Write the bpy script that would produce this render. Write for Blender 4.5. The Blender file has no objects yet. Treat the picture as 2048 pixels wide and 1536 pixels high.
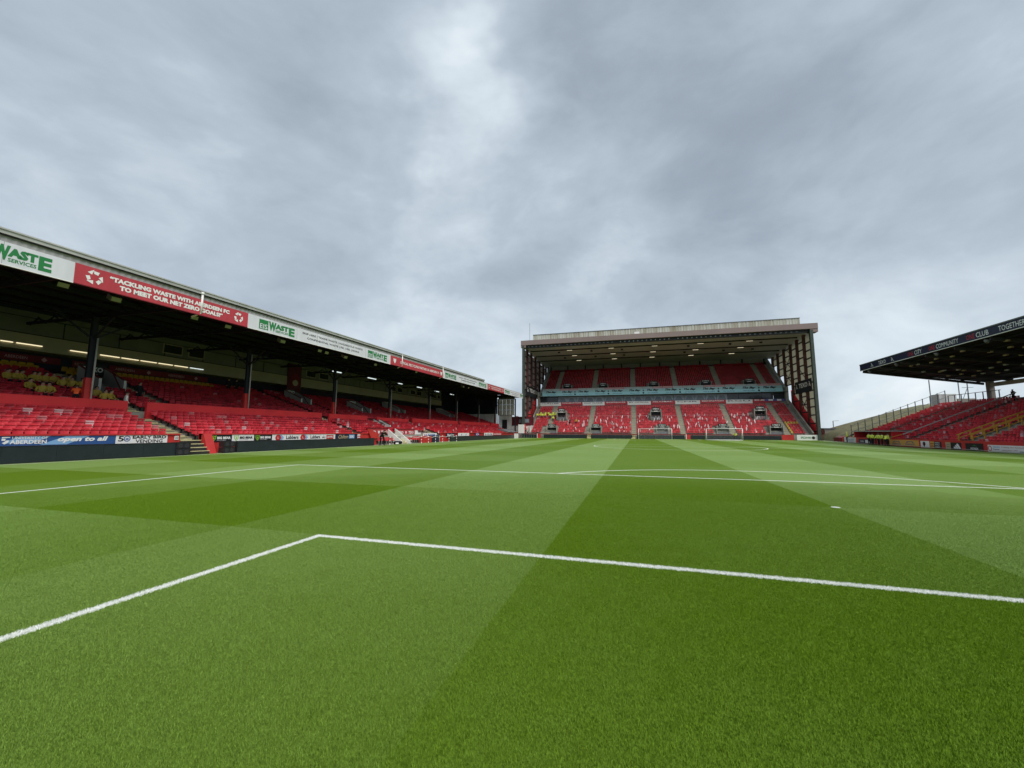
import bpy, bmesh, math, random
import numpy as np
from mathutils import Vector, Matrix, Quaternion
R = math.radians
random.seed(7); RNG = np.random.default_rng(7)
S = bpy.context.scene
COL = S.collection

# ---------------------------------------------------------------- camera
CX, CY, CZ = -4.2367, -0.1564, 1.6562
YAW, PITCH, ROLL, FPX = -0.29127, 0.115005, 0.0043105, 823.16
_cy, _sy, _cp, _sp = math.cos(YAW), math.sin(YAW), math.cos(PITCH), math.sin(PITCH)
Fv = Vector((_sy*_cp, _cy*_cp, _sp)); Rv = Vector((_cy, -_sy, 0)); Uv = Rv.cross(Fv)
R2 = math.cos(ROLL)*Rv + math.sin(ROLL)*Uv
U2 = -math.sin(ROLL)*Rv + math.cos(ROLL)*Uv
cd = bpy.data.cameras.new('camera'); cam = bpy.data.objects.new('camera', cd); COL.objects.link(cam)
cam.matrix_world = Matrix(((R2.x, U2.x, -Fv.x, CX), (R2.y, U2.y, -Fv.y, CY), (R2.z, U2.z, -Fv.z, CZ), (0, 0, 0, 1)))
cd.sensor_width = 36; cd.lens = FPX/2048*36; cd.clip_end = 5000; cd.clip_start = 0.05
S.camera = cam
def ray(u, v): return Fv + R2*((u-1024)/FPX) + U2*((768-v)/FPX)
def at(u, v, ax, val):            # point of the photograph's survey on the plane axis=val
    d = ray(u, v); c = Vector((CX, CY, CZ)); t = (val-c[ax])/d[ax]
    return c + d*t
def Y(u, x, v=860): return at(u, v, 0, x).y
def X(u, y, v=860): return at(u, v, 1, y).x

# ---------------------------------------------------------------- shader maths
class N:
    def __init__(s, t, sock): s.t = t; s.s = sock
    def _op(s, op, *a):
        n = s.t.nodes.new('ShaderNodeMath'); n.operation = op
        for i, v in enumerate((s,)+a):
            if isinstance(v, N): s.t.links.new(v.s, n.inputs[i])
            else: n.inputs[i].default_value = v
        return N(s.t, n.outputs[0])
    def __add__(s, o): return s._op('ADD', o)
    __radd__ = __add__
    def __sub__(s, o): return s._op('SUBTRACT', o)
    def __rsub__(s, o): return (s*-1)+o
    def __mul__(s, o): return s._op('MULTIPLY', o)
    __rmul__ = __mul__
    def __truediv__(s, o): return s._op('DIVIDE', o)
    def abs(s): return s._op('ABSOLUTE')
    def lt(s, o): return s._op('LESS_THAN', o)
    def gt(s, o): return s._op('GREATER_THAN', o)
    def max(s, o): return s._op('MAXIMUM', o)
    def min(s, o): return s._op('MINIMUM', o)
    def floor(s): return s._op('FLOOR')
    def sqrt(s): return s._op('SQRT')
    def exp(s): return s._op('EXPONENT')
    def pow(s, o): return s._op('POWER', o)
    def mod2(s): return (s*0.5)._op('FRACT')*2
    def clamp(s): return s.max(0).min(1)
def sep(t, sock):
    n = t.nodes.new('ShaderNodeSeparateXYZ'); t.links.new(sock, n.inputs[0])
    return [N(t, o) for o in n.outputs]
def comb(t, x, y, z):
    n = t.nodes.new('ShaderNodeCombineXYZ')
    for i, v in enumerate((x, y, z)):
        if isinstance(v, N): t.links.new(v.s, n.inputs[i])
        else: n.inputs[i].default_value = v
    return n.outputs[0]
def noise(t, vec, scale, detail=4, rough=.55, col=False):
    n = t.nodes.new('ShaderNodeTexNoise'); t.links.new(vec, n.inputs['Vector'])
    n.inputs['Scale'].default_value = scale; n.inputs['Detail'].default_value = detail; n.inputs['Roughness'].default_value = rough
    return N(t, n.outputs[1 if col else 0])
def rgb(c): return (c[0], c[1], c[2], 1)
def mixc(t, fac, a, b, mode='MIX'):
    n = t.nodes.new('ShaderNodeMix'); n.data_type = 'RGBA'; n.blend_type = mode
    for i, v in ((0, fac), (6, a), (7, b)):
        if isinstance(v, N): t.links.new(v.s, n.inputs[i])
        elif isinstance(v, bpy.types.NodeSocket): t.links.new(v, n.inputs[i])
        else: n.inputs[i].default_value = v if i == 0 else rgb(v)
    return n.outputs[2]

# ---------------------------------------------------------------- sky, sun, exposure
SUN_EL, SUN_AZ = R(52), R(132)         # azimuth from +Y towards +X
W = bpy.data.worlds.new('World'); S.world = W; W.use_nodes = True
t = W.node_tree; t.nodes.clear()
out = t.nodes.new('ShaderNodeOutputWorld'); bg = t.nodes.new('ShaderNodeBackground'); bg2 = t.nodes.new('ShaderNodeBackground')
sky = t.nodes.new('ShaderNodeTexSky'); sky.sky_type = 'NISHITA'; sky.sun_disc = False
sky.sun_elevation = SUN_EL; sky.sun_rotation = SUN_AZ
t.links.new(sky.outputs[0], bg.inputs[0]); bg.inputs[1].default_value = .05
tc = t.nodes.new('ShaderNodeTexCoord'); dx, dy, dz = sep(t, tc.outputs['Generated'])
den = dz.max(0.0)*.55+.62
pv = comb(t, dx/den+8.2, dy/den+4.6, dz*1.7)
warp = t.nodes.new('ShaderNodeVectorMath'); warp.operation = 'MULTIPLY_ADD'
nz = noise(t, pv, 1.3, 3, .5, True); t.links.new(nz.s, warp.inputs[0]); warp.inputs[1].default_value = (.42, .42, .3); t.links.new(pv, warp.inputs[2])
n1 = noise(t, warp.outputs[0], 1.9, 6, .52); n2 = noise(t, warp.outputs[0], 4.0, 7, .58)
cl = (n1-.5)*.95 + (n2-.5)*.50
wz = sep(t, noise(t, pv, 3.1, 4, .6, True).s)
wx_ = dx+(wz[0]-.5)*.30; wy_ = dy+(wz[1]-.5)*.30; wz_ = dz+(wz[2]-.5)*.30
wl = (wx_*wx_+wy_*wy_+wz_*wz_).sqrt(); wx_ = wx_/wl; wy_ = wy_/wl; wz_ = wz_/wl
def spot(u, v, k, amp):               # a bright break (or darker bank) in the cloud layer
    d = ray(u, v).normalized()
    dot = wx_*d.x + wy_*d.y + wz_*d.z
    return ((dot-1)*k).exp()*amp
for a in [(950, 140, 110, .30), (955, 90, 500, .14), (1190, 560, 160, .10), (1650, 540, 160, .10), (905, 270, 160, .15), (905, 370, 220, .14), (415, 315, 250, .20), (470, 40, 30, .06),
          (60, 60, 12, .06), (30, 320, 60, .08), (1180, 140, 60, -.10), (690, 200, 50, -.12), (1450, 200, 10, -.13), (1430, 330, 40, -.06),
          (250, 200, 30, -.06), (330, 480, 12, -.04), (560, 400, 40, -.08), (1500, 520, 60, -.05), (1750, 760, 9, .30), (1050, 900, 5, .16), (1400, 480, 60, .06), (150, 520, 12, .10)]:
    cl = cl + spot(*a)
f = (cl*1.0+.40).clamp()
cr = t.nodes.new('ShaderNodeValToRGB'); t.links.new(f.s, cr.inputs[0])
els = cr.color_ramp.elements
els[0].position = 0; els[0].color = (.245, .29, .345, 1)
els[1].position = 1; els[1].color = (.86, .91, .94, 1)
for p, c in ((.28, (.315, .37, .435)), (.52, (.43, .50, .575)), (.75, (.62, .70, .76))):
    e = els.new(p); e.color = rgb(c)
t.links.new(cr.outputs[0], bg2.inputs[0]); bg2.inputs[1].default_value = 0.505
mx = t.nodes.new('ShaderNodeMixShader'); mx.inputs[0].default_value = .93
t.links.new(bg.outputs[0], mx.inputs[1]); t.links.new(bg2.outputs[0], mx.inputs[2]); t.links.new(mx.outputs[0], out.inputs[0])
sl = bpy.data.lights.new('sun', 'SUN'); sl.energy = 1.5; sl.angle = R(60); sl.color = (1, .96, .90)
so = bpy.data.objects.new('sun', sl); COL.objects.link(so)
sd = Vector((math.sin(SUN_AZ)*math.cos(SUN_EL), math.cos(SUN_AZ)*math.cos(SUN_EL), math.sin(SUN_EL)))
so.rotation_euler = sd.to_track_quat('Z', 'Y').to_euler(); so.location = (0, 50, 60)
S.view_settings.view_transform = 'Standard'; S.view_settings.look = 'None'; S.view_settings.gamma = 1
S.view_settings.exposure = 1.2; S.view_settings.use_curve_mapping = False
S.render.engine = 'CYCLES'

# ---------------------------------------------------------------- materials
M = {}
def mat(name, c, rough=.6, spec=.4, var=0., vs=1.5, metal=0, emit=0, stretch=None, c2=None, bump=0, bs=20, alpha=None):
    m = bpy.data.materials.new(name); m.use_nodes = True; t = m.node_tree
    b = t.nodes['Principled BSDF']; b.inputs['Base Color'].default_value = rgb(c)
    b.inputs['Roughness'].default_value = rough; b.inputs['Specular IOR Level'].default_value = spec; b.inputs['Metallic'].default_value = metal
    if var or c2:
        g = t.nodes.new('ShaderNodeNewGeometry'); vec = g.outputs['Position']
        if stretch:
            mp = t.nodes.new('ShaderNodeMapping'); mp.inputs['Scale'].default_value = stretch; t.links.new(vec, mp.inputs[0]); vec = mp.outputs[0]
        n = noise(t, vec, vs, 5, .6)
        f = ((n-.5)*2.2+.5).clamp()
        lo = tuple(x*(1-var) for x in c); hi = c2 if c2 else tuple(min(1, x*(1+var)) for x in c)
        t.links.new(mixc(t, f, lo, hi), b.inputs['Base Color'])
    if bump:
        g = t.nodes.new('ShaderNodeNewGeometry'); n = noise(t, g.outputs['Position'], bs, 3, .6)
        bn = t.nodes.new('ShaderNodeBump'); bn.inputs['Strength'].default_value = bump; bn.inputs['Distance'].default_value = .02
        t.links.new(n.s, bn.inputs['Height']); t.links.new(bn.outputs[0], b.inputs['Normal'])
    if emit: b.inputs['Emission Color'].default_value = rgb(c); b.inputs['Emission Strength'].default_value = emit
    if alpha is not None: b.inputs['Alpha'].default_value = alpha
    M[name] = m; return m
mat('concrete', (.30, .29, .25), .85, .3, .25, .9)
mat('aisle_concrete', (.40, .36, .26), .85, .3, .2, 2)
mat('step_nosing', (.52, .46, .25), .8, .3, .25, 3)
mat('dark_riser', (.035, .033, .03), .9, .2, .3)
mat('red_paint', (.50, .03, .028), .5, .45, .14, .7)
mat('red_wall', (.72, .035, .045), .55, .4, .12, .5)
mat('red_board', (.46, .045, .06), .5, .4, .16, 1.2, stretch=(1, 1, .3))
mat('dark_red', (.16, .012, .018), .6, .3, .2)
mat('maroon', (.10, .012, .02), .6, .3, .2)
mat('black', (.012, .013, .015), .5, .4, .2)
mat('led_face', (.018, .026, .030), .42, .35, .18, 2.2, bump=.1, bs=60)
mat('navy_steel', (.012, .016, .026), .6, .3, .3, .6)
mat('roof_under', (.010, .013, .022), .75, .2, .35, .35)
mat('dim_cone', (.03, .03, .034), .5, .4)
mat('beam_grey', (.05, .05, .055), .6, .3, .2)
mat('grey_steel', (.16, .17, .18), .5, .4, .2)
mat('pale_steel', (.48, .49, .48), .45, .4, .15)
mat('white', (.78, .78, .76), .5, .4, .05)
mat('white_wall', (.70, .70, .68), .65, .3, .12, .8)
mat('sign_white', (.66, .67, .71), .5, .4, .10, 1.2, stretch=(1, 1, .25))
mat('green_letter', (.02, .20, .055), .5, .4)
mat('blue_board', (.03, .09, .26), .45, .4, .12, .4)
mat('light_blue', (.22, .42, .66), .45, .4)
mat('navy_board', (.012, .018, .05), .45, .4)
mat('text_black', (.02, .02, .022), .6, .3)
mat('text_grey', (.18, .17, .20), .6, .3)
mat('lime', (.25, .50, .03), .5, .4)
mat('gold', (.45, .36, .20), .5, .4)
mat('orange_board', (.62, .34, .08), .5, .4, .06)
mat('cladding', (.42, .42, .40), .7, .3, .12, .8, c2=(.50, .50, .48))
mat('cream_wall', (.36, .33, .24), .75, .25, .12, .4)
mat('panel_dark', (.15, .165, .15), .7, .25, .2, .5)
mat('glass_dark', (.03, .035, .04), .08, .6, .2)
mat('tunnel_grey', (.36, .36, .36), .7, .3, .14, .9)
mat('brown_steel', (.10, .035, .03), .6, .3, .2)
mat('green_steel', (.05, .065, .055), .55, .3, .2)
mat('pink_fascia', (.25, .19, .18), .7, .3, .08, .3)
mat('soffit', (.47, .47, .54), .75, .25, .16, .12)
mat('rust_cladding', (.24, .20, .12), .8, .2, .0, 1.6, stretch=(1, 1, .08), c2=(.60, .62, .56))
mat('pane_cream', (.50, .49, .41), .6, .3, .12, 1.2)
mat('pane_pink', (.38, .35, .33), .6, .3, .15, 1.2)
mat('glass_box', (.20, .24, .28), .12, .6, .25, .25)
mat('glass_shape', (.10, .125, .15), .15, .6, .2, .4)
mat('cyan_board', (.30, .58, .66), .5, .4, .06, .3)
mat('teal_board', (.27, .46, .50), .5, .4, .1, .3)
mat('pink_panel', (.48, .27, .28), .5, .4, .1, .5)
mat('parapet_grey', (.36, .40, .40), .5, .4, .1, .5)
mat('yellow_rail', (.62, .36, .05), .5, .4, .1)
mat('yellow_seat', (.52, .32, .02), .45, .4, .12)
mat('lamp_glow', (1, .86, .55), .5, .3, emit=.48)
mat('lamp_cold', (.85, .97, 1), .5, .3, emit=.42)
mat('lamp_warm', (1, .88, .62), .5, .3, emit=.36)
mat('lens', (.40, .41, .42), .45, .5)
mat('hivis', (.72, .80, .12), .6, .3, .1, 5)
mat('amber_jacket', (.46, .33, .05), .6, .3, .12, 5)
mat('orange_vest', (.85, .13, .03), .6, .3)
mat('dark_cloth', (.014, .015, .018), .8, .2, .3, 6)
mat('skin', (.48, .28, .20), .6, .3)
mat('hair', (.05, .035, .025), .7, .3, .3, 30)
mat('hill_grass', (.10, .105, .055), .9, .2, .0, .9, c2=(.21, .195, .12), bump=.5, bs=3)
mat('earth', (.06, .075, .03), .95, .1, .3, .2)
mat('fence_steel', (.06, .07, .08), .5, .4)
mat('net', (.75, .75, .75), .7, .2, alpha=.30)
mat('flag_white', (.86, .74, .76), .7, .2)
mat('flag_red', (.60, .10, .12), .7, .2)
mat('purple_board', (.10, .09, .28), .5, .4)
mat('stone', (.22, .20, .18), .9, .2, .2, .8)
mat('slate', (.09, .10, .11), .8, .2, .2, .8)

for k in ('pane_cream', 'pane_pink'):
    t = M[k].node_tree; b = t.nodes['Principled BSDF']; o_ = [n for n in t.nodes if n.type == 'OUTPUT_MATERIAL'][0]
    tr = t.nodes.new('ShaderNodeBsdfTranslucent'); tr.inputs[0].default_value = (.66, .65, .56, 1) if k == 'pane_cream' else (.52, .47, .45, 1); mxs = t.nodes.new('ShaderNodeMixShader'); mxs.inputs[0].default_value = .6
    t.links.new(b.outputs[0], mxs.inputs[1]); t.links.new(tr.outputs[0], mxs.inputs[2]); t.links.new(mxs.outputs[0], o_.inputs[0])
# seats: plastic that has faded unevenly, colour kept per seat
def seat_material():
    m = bpy.data.materials.new('seat_plastic'); m.use_nodes = True; t = m.node_tree; b = t.nodes['Principled BSDF']
    a = t.nodes.new('ShaderNodeAttribute'); a.attribute_name = 'seat_colour'
    g = t.nodes.new('ShaderNodeNewGeometry'); n = noise(t, g.outputs['Position'], 9, 4, .6)
    n2_ = noise(t, g.outputs['Position'], .5, 3, .6); c = mixc(t, ((n-.5)*.5+(n2_-.5)*.25).clamp(), a.outputs[0], (.55, .30, .30))
    t.links.new(c, b.inputs['Base Color']); b.inputs['Roughness'].default_value = .5; b.inputs['Specular IOR Level'].default_value = .3
    M['seat'] = m
seat_material()

PL = 102.0                              # length of the pitch
def grass_material(name, blades):
    m = bpy.data.materials.new(name); m.use_nodes = True; t = m.node_tree; b = t.nodes['Principled BSDF']
    g = t.nodes.new('ShaderNodeNewGeometry'); P = g.outputs['Position']; x0, y0, z0 = sep(t, P); ix, iy, iz = sep(t, g.outputs['Incoming'])
    nc = sep(t, noise(t, P, 16, 3, .7, True).s)
    ne = sep(t, noise(t, P, 38, 2, .6, True).s)
    xa = x0 + (nc[0]-.5)*.13; ya = y0 + (nc[1]-.5)*.13
    # sheen of blades laid over by the mower, put into the colour: pale seen from behind, deep green seen into the tips
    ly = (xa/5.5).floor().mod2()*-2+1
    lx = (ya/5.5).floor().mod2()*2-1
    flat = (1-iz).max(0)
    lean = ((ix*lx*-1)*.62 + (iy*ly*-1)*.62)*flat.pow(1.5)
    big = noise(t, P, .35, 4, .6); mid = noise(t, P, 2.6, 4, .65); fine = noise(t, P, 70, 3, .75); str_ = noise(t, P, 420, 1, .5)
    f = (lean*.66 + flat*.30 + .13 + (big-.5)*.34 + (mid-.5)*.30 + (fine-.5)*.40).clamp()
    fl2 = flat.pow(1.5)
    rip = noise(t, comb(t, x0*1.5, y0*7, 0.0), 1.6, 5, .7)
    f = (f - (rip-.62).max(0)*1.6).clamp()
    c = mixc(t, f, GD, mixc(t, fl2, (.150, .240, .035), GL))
    vv = ((fine-.5)*1.1 + (str_-.5)*.8 + 1).max(.3) if not blades else ((str_-.5)*1.0 + (fine-.5)*1.0 + (noise(t, P, 150, 2, .6)-.5)*1.1 + 1).max(.25)
    vv = vv*(BK if blades else 1.0)
    c = mixc(t, 1.0, c, comb(t, vv, vv, vv), 'MULTIPLY')
    # white lines
    x = x0 + (ne[0]-.5)*.085; y = y0 + (ne[1]-.5)*.085
    ax = x.abs(); yy = PL/2 - (y-PL/2).abs(); h = .058
    def band(v, c_, hh=h): return (v-c_).abs().lt(hh)
    mk = band(ax, 9.1)*yy.gt(0)*yy.lt(5.5)
    mk = mk.max(band(yy, 5.44)*ax.lt(9.16))
    mk = mk.max(band(ax, 20.1)*yy.gt(0)*yy.lt(16.5)).max(band(yy, 16.44)*ax.lt(20.16))
    r1 = (x*x + (yy-11)*(yy-11)).sqrt(); mk = mk.max(band(r1, 9.09)*yy.gt(16.5)).max(r1.lt(.09))
    r2 = (x*x + (y-PL/2)*(y-PL/2)).sqrt(); mk = mk.max(band(r2, 9.09)).max(r2.lt(.13))
    mk = mk.max(band(y, PL/2)*ax.lt(32.8)).max(band(ax, 32.7)*yy.gt(0)).max(band(yy, .06)*ax.lt(32.8))
    wear = (ne[2]*1.6-.12).clamp() if not blades else (ne[2]*1.4+.15).clamp()
    c = mixc(t, mk*wear.max(.82), c, (.84, .85, .84))
    t.links.new(c, b.inputs['Base Color']); b.inputs['Roughness'].default_value = .6; b.inputs['Specular IOR Level'].default_value = .12
    if not blades:
        bn = t.nodes.new('ShaderNodeBump'); bn.inputs['Strength'].default_value = .55; bn.inputs['Distance'].default_value = .02
        t.links.new((fine*.8+mid*.5+str_*.4).s, bn.inputs['Height']); t.links.new(bn.outputs[0], b.inputs['Normal'])
    M[name] = m
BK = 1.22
GD, GL = (.094, .172, .006), (.195, .295, .085)  # deep green, and the pale green painted for the sheen of mown blades
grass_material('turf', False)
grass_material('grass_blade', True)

# ---------------------------------------------------------------- mesh helpers
ORG = {}
def tag(o, label=None, cat=None, group=None, kind=None):
    if label: o['label'] = label
    if cat: o['category'] = cat
    if group: o['group'] = group
    if kind: o['kind'] = kind
    return o
def org(o): return ORG.get(o.name, Vector((0, 0, 0))) if o else Vector((0, 0, 0))
def thing(name, loc, label, cat, group=None, kind=None):
    o = bpy.data.objects.new(name, None); COL.objects.link(o); o.location = loc; o.empty_display_size = .3
    ORG[o.name] = Vector(loc); return tag(o, label, cat, group, kind)
def link(name, me, parent=None, loc=None):
    o = bpy.data.objects.new(name, me); COL.objects.link(o)
    if parent: o.parent = parent; ORG[o.name] = org(parent)
    if loc is not None: o.location = loc
    return o
class MB:
    def __init__(s): s.v = []; s.f = []; s.m = []
    def add(s, vs, fs, m=0):
        n = len(s.v); s.v += [tuple(p) for p in vs]; s.f += [tuple(i+n for i in f) for f in fs]; s.m += [m]*len(fs); return s
    def hexa(s, p, m=0):       # p: 8 points, bottom 4 then top 4
        return s.add(p, [(0, 3, 2, 1), (4, 5, 6, 7), (0, 1, 5, 4), (1, 2, 6, 5), (2, 3, 7, 6), (3, 0, 4, 7)], m)
    def box(s, x0, x1, y0, y1, z0, z1, m=0):
        return s.hexa([(x0, y0, z0), (x1, y0, z0), (x1, y1, z0), (x0, y1, z0), (x0, y0, z1), (x1, y0, z1), (x1, y1, z1), (x0, y1, z1)], m)
    def quad(s, a, b, c, d, m=0): return s.add([a, b, c, d], [(0, 1, 2, 3)], m)
    def tube(s, a, b, r, n=8, m=0, r2=None):
        a = Vector(a); b = Vector(b); d = (b-a).normalized(); u = d.orthogonal().normalized(); w = d.cross(u); r2 = r if r2 is None else r2
        vs = [a+(u*math.cos(2*math.pi*i/n)+w*math.sin(2*math.pi*i/n))*r for i in range(n)] + [b+(u*math.cos(2*math.pi*i/n)+w*math.sin(2*math.pi*i/n))*r2 for i in range(n)]
        fs = [(i, (i+1) % n, n+(i+1) % n, n+i) for i in range(n)] + [tuple(range(n))[::-1], tuple(range(n, 2*n))]
        return s.add(vs, fs, m)
    def beam(s, a, b, w, h, m=0):     # rectangular bar between two points, w sideways, h in height
        a = Vector(a); b = Vector(b); d = (b-a).normalized()
        u = d.cross(Vector((0, 0, 1)));  u = u.normalized() if u.length > 1e-4 else Vector((1, 0, 0)); k = u.cross(d)
        o = [(-w/2, -h/2), (w/2, -h/2), (w/2, h/2), (-w/2, h/2)]
        vs = [a+u*p+k*q for p, q in o] + [b+u*p+k*q for p, q in o]
        return s.add(vs, [(0, 1, 2, 3), (7, 6, 5, 4), (0, 4, 5, 1), (1, 5, 6, 2), (2, 6, 7, 3), (3, 7, 4, 0)], m)
    def prism(s, poly, ext, m=0):     # poly: 3-D points, ext: vector
        n = len(poly); e = Vector(ext); p = [Vector(q) for q in poly]
        return s.add(p+[q+e for q in p], [tuple(range(n))[::-1], tuple(range(n, 2*n))]+[(i, (i+1) % n, n+(i+1) % n, n+i) for i in range(n)], m)
    def mesh(s, name, mats, o=Vector((0, 0, 0)), smooth=False):
        me = bpy.data.meshes.new(name); me.from_pydata([(a-o.x, b-o.y, c-o.z) for a, b, c in s.v], [], s.f)
        for k in mats: me.materials.append(M[k])
        if len(mats) > 1: me.polygons.foreach_set('material_index', s.m)
        if smooth: me.polygons.foreach_set('use_smooth', [True]*len(s.f))
        bm = bmesh.new(); bm.from_mesh(me); bmesh.ops.recalc_face_normals(bm, faces=bm.faces); bm.to_mesh(me); bm.free()
        me.update(); return me
    def build(s, name, mats, parent=None, smooth=False):
        mats = [mats] if isinstance(mats, str) else mats
        return link(name, s.mesh(name, mats, org(parent), smooth), parent)

class Fr:                               # a flat panel seen square on: a to the right, b up, d towards the viewer
    def __init__(s, o, r, u=(0, 0, 1)): s.o = Vector(o); s.r = Vector(r).normalized(); s.u = Vector(u).normalized(); s.n = s.r.cross(s.u)
    def p(s, a, b, d=0): return s.o + s.r*a + s.u*b + s.n*d
    def box(s, mb, a0, a1, b0, b1, d0, d1, m=0):
        return mb.hexa([s.p(a0, b0, d1), s.p(a1, b0, d1), s.p(a1, b0, d0), s.p(a0, b0, d0), s.p(a0, b1, d1), s.p(a1, b1, d1), s.p(a1, b1, d0), s.p(a0, b1, d0)], m)
    def poly(s, mb, pts, d0, d1, m=0): return mb.prism([s.p(a, b, d0) for a, b in pts], s.n*(d1-d0), m)
TEXTQ = []
def text(fr, s, a0, a1, b0, b1, matn, parent, d=.02, bold=.0, shear=0, name='lettering'):
    TEXTQ.append((fr, s, a0, a1, b0, b1, matn, parent, d, bold, shear, name))
def flush_text():
    obs = []
    cache = {}
    for q in TEXTQ:
        key = (q[1], q[9], q[10])
        if key in cache: continue
        c = bpy.data.curves.new('t', 'FONT'); c.body = q[1]; c.offset = q[9]; c.shear = q[10]; c.resolution_u = 2; c.size = 1
        o = bpy.data.objects.new('t', c); COL.objects.link(o); cache[key] = o
    bpy.context.view_layer.update(); dg = bpy.context.evaluated_depsgraph_get(); data = {}
    for k, o in cache.items():
        me = o.evaluated_get(dg).to_mesh()
        v = np.empty(len(me.vertices)*3); me.vertices.foreach_get('co', v); v = v.reshape(-1, 3)
        data[k] = (v, [tuple(p.vertices) for p in me.polygons])
    for o in cache.values(): bpy.data.objects.remove(o)
    for fr, s, a0, a1, b0, b1, mn, par, d, bold, sh, name in TEXTQ:
        v, fs = data[(s, bold, sh)]
        if not len(v): continue
        mi = v.min(0); ma = v.max(0); sa = (a1-a0)/max(1e-6, ma[0]-mi[0]); sb = (b1-b0)/max(1e-6, ma[1]-mi[1]); o = org(par)
        pts = [fr.p(a0+(q[0]-mi[0])*sa, b0+(q[1]-mi[1])*sb, d) - o for q in v]
        me = bpy.data.meshes.new(name); me.from_pydata([tuple(p) for p in pts], [], fs); me.materials.append(M[mn]); link(name, me, par)
def ngon(cx, cy, r, n, rot=0, ry=None):
    return [(cx+math.cos(rot+2*math.pi*i/n)*r, cy+math.sin(rot+2*math.pi*i/n)*(ry or r)) for i in range(n)]
def shape(fr, pts, matn, parent, d=.02, name='emblem'):
    mb = MB(); mb.add([fr.p(a, b, d) for a, b in pts], [tuple(range(len(pts)))]); me = mb.mesh(name, [matn], org(parent)); return link(name, me, parent)
def shapes(fr, lst, matn, parent, d=.02, name='emblem'):
    mb = MB()
    for pts in lst: mb.add([fr.p(a, b, d) for a, b in pts], [tuple(range(len(pts)))])
    return link(name, mb.mesh(name, [matn], org(parent)), parent)

# ---------------------------------------------------------------- the ground
def drop(x, y):
    a = min(1, max(0, (x-14)/19)); a = a*a*(3-2*a); b = min(1, max(0, (104-y)/32)); b = b*b*(3-2*b); return -.38*a*b
mb = MB(); xs = [-33.4]+list(range(-32, 36, 2))+[35.2]; ys = [-14]+list(range(-12, 108, 4))+[108]
n = len(ys); mb.add([(x, y, drop(x, y)) for x in xs for y in ys], [(i*n+j, (i+1)*n+j, (i+1)*n+j+1, i*n+j+1) for i in range(len(xs)-1) for j in range(n-1)])
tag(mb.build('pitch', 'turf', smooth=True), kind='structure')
mb = MB(); mb.box(-900, 900, -900, 900, -2.6, -2.4)
mb.build('ground', 'earth')['kind'] = 'structure'
mb = MB(); mb.box(-75, -33.4, -14, 140, -2.3, -.012); mb.box(35.2, 75, -14, 140, -2.3, -.42); mb.box(-33.4, 35.2, 108, 150, -2.3, -.012); mb.box(-33.4, 35.2, -40, -14, -2.3, -.012)
mb.build('concourse_paving', 'concrete')['kind'] = 'structure'
mb = MB(); mb.quad((33.15, 40, -.36), (34, 40, -.36), (34, 104, .012), (33.15, 104, .012)); mb.build('perimeter_path', 'concrete')['kind'] = 'structure'

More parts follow.
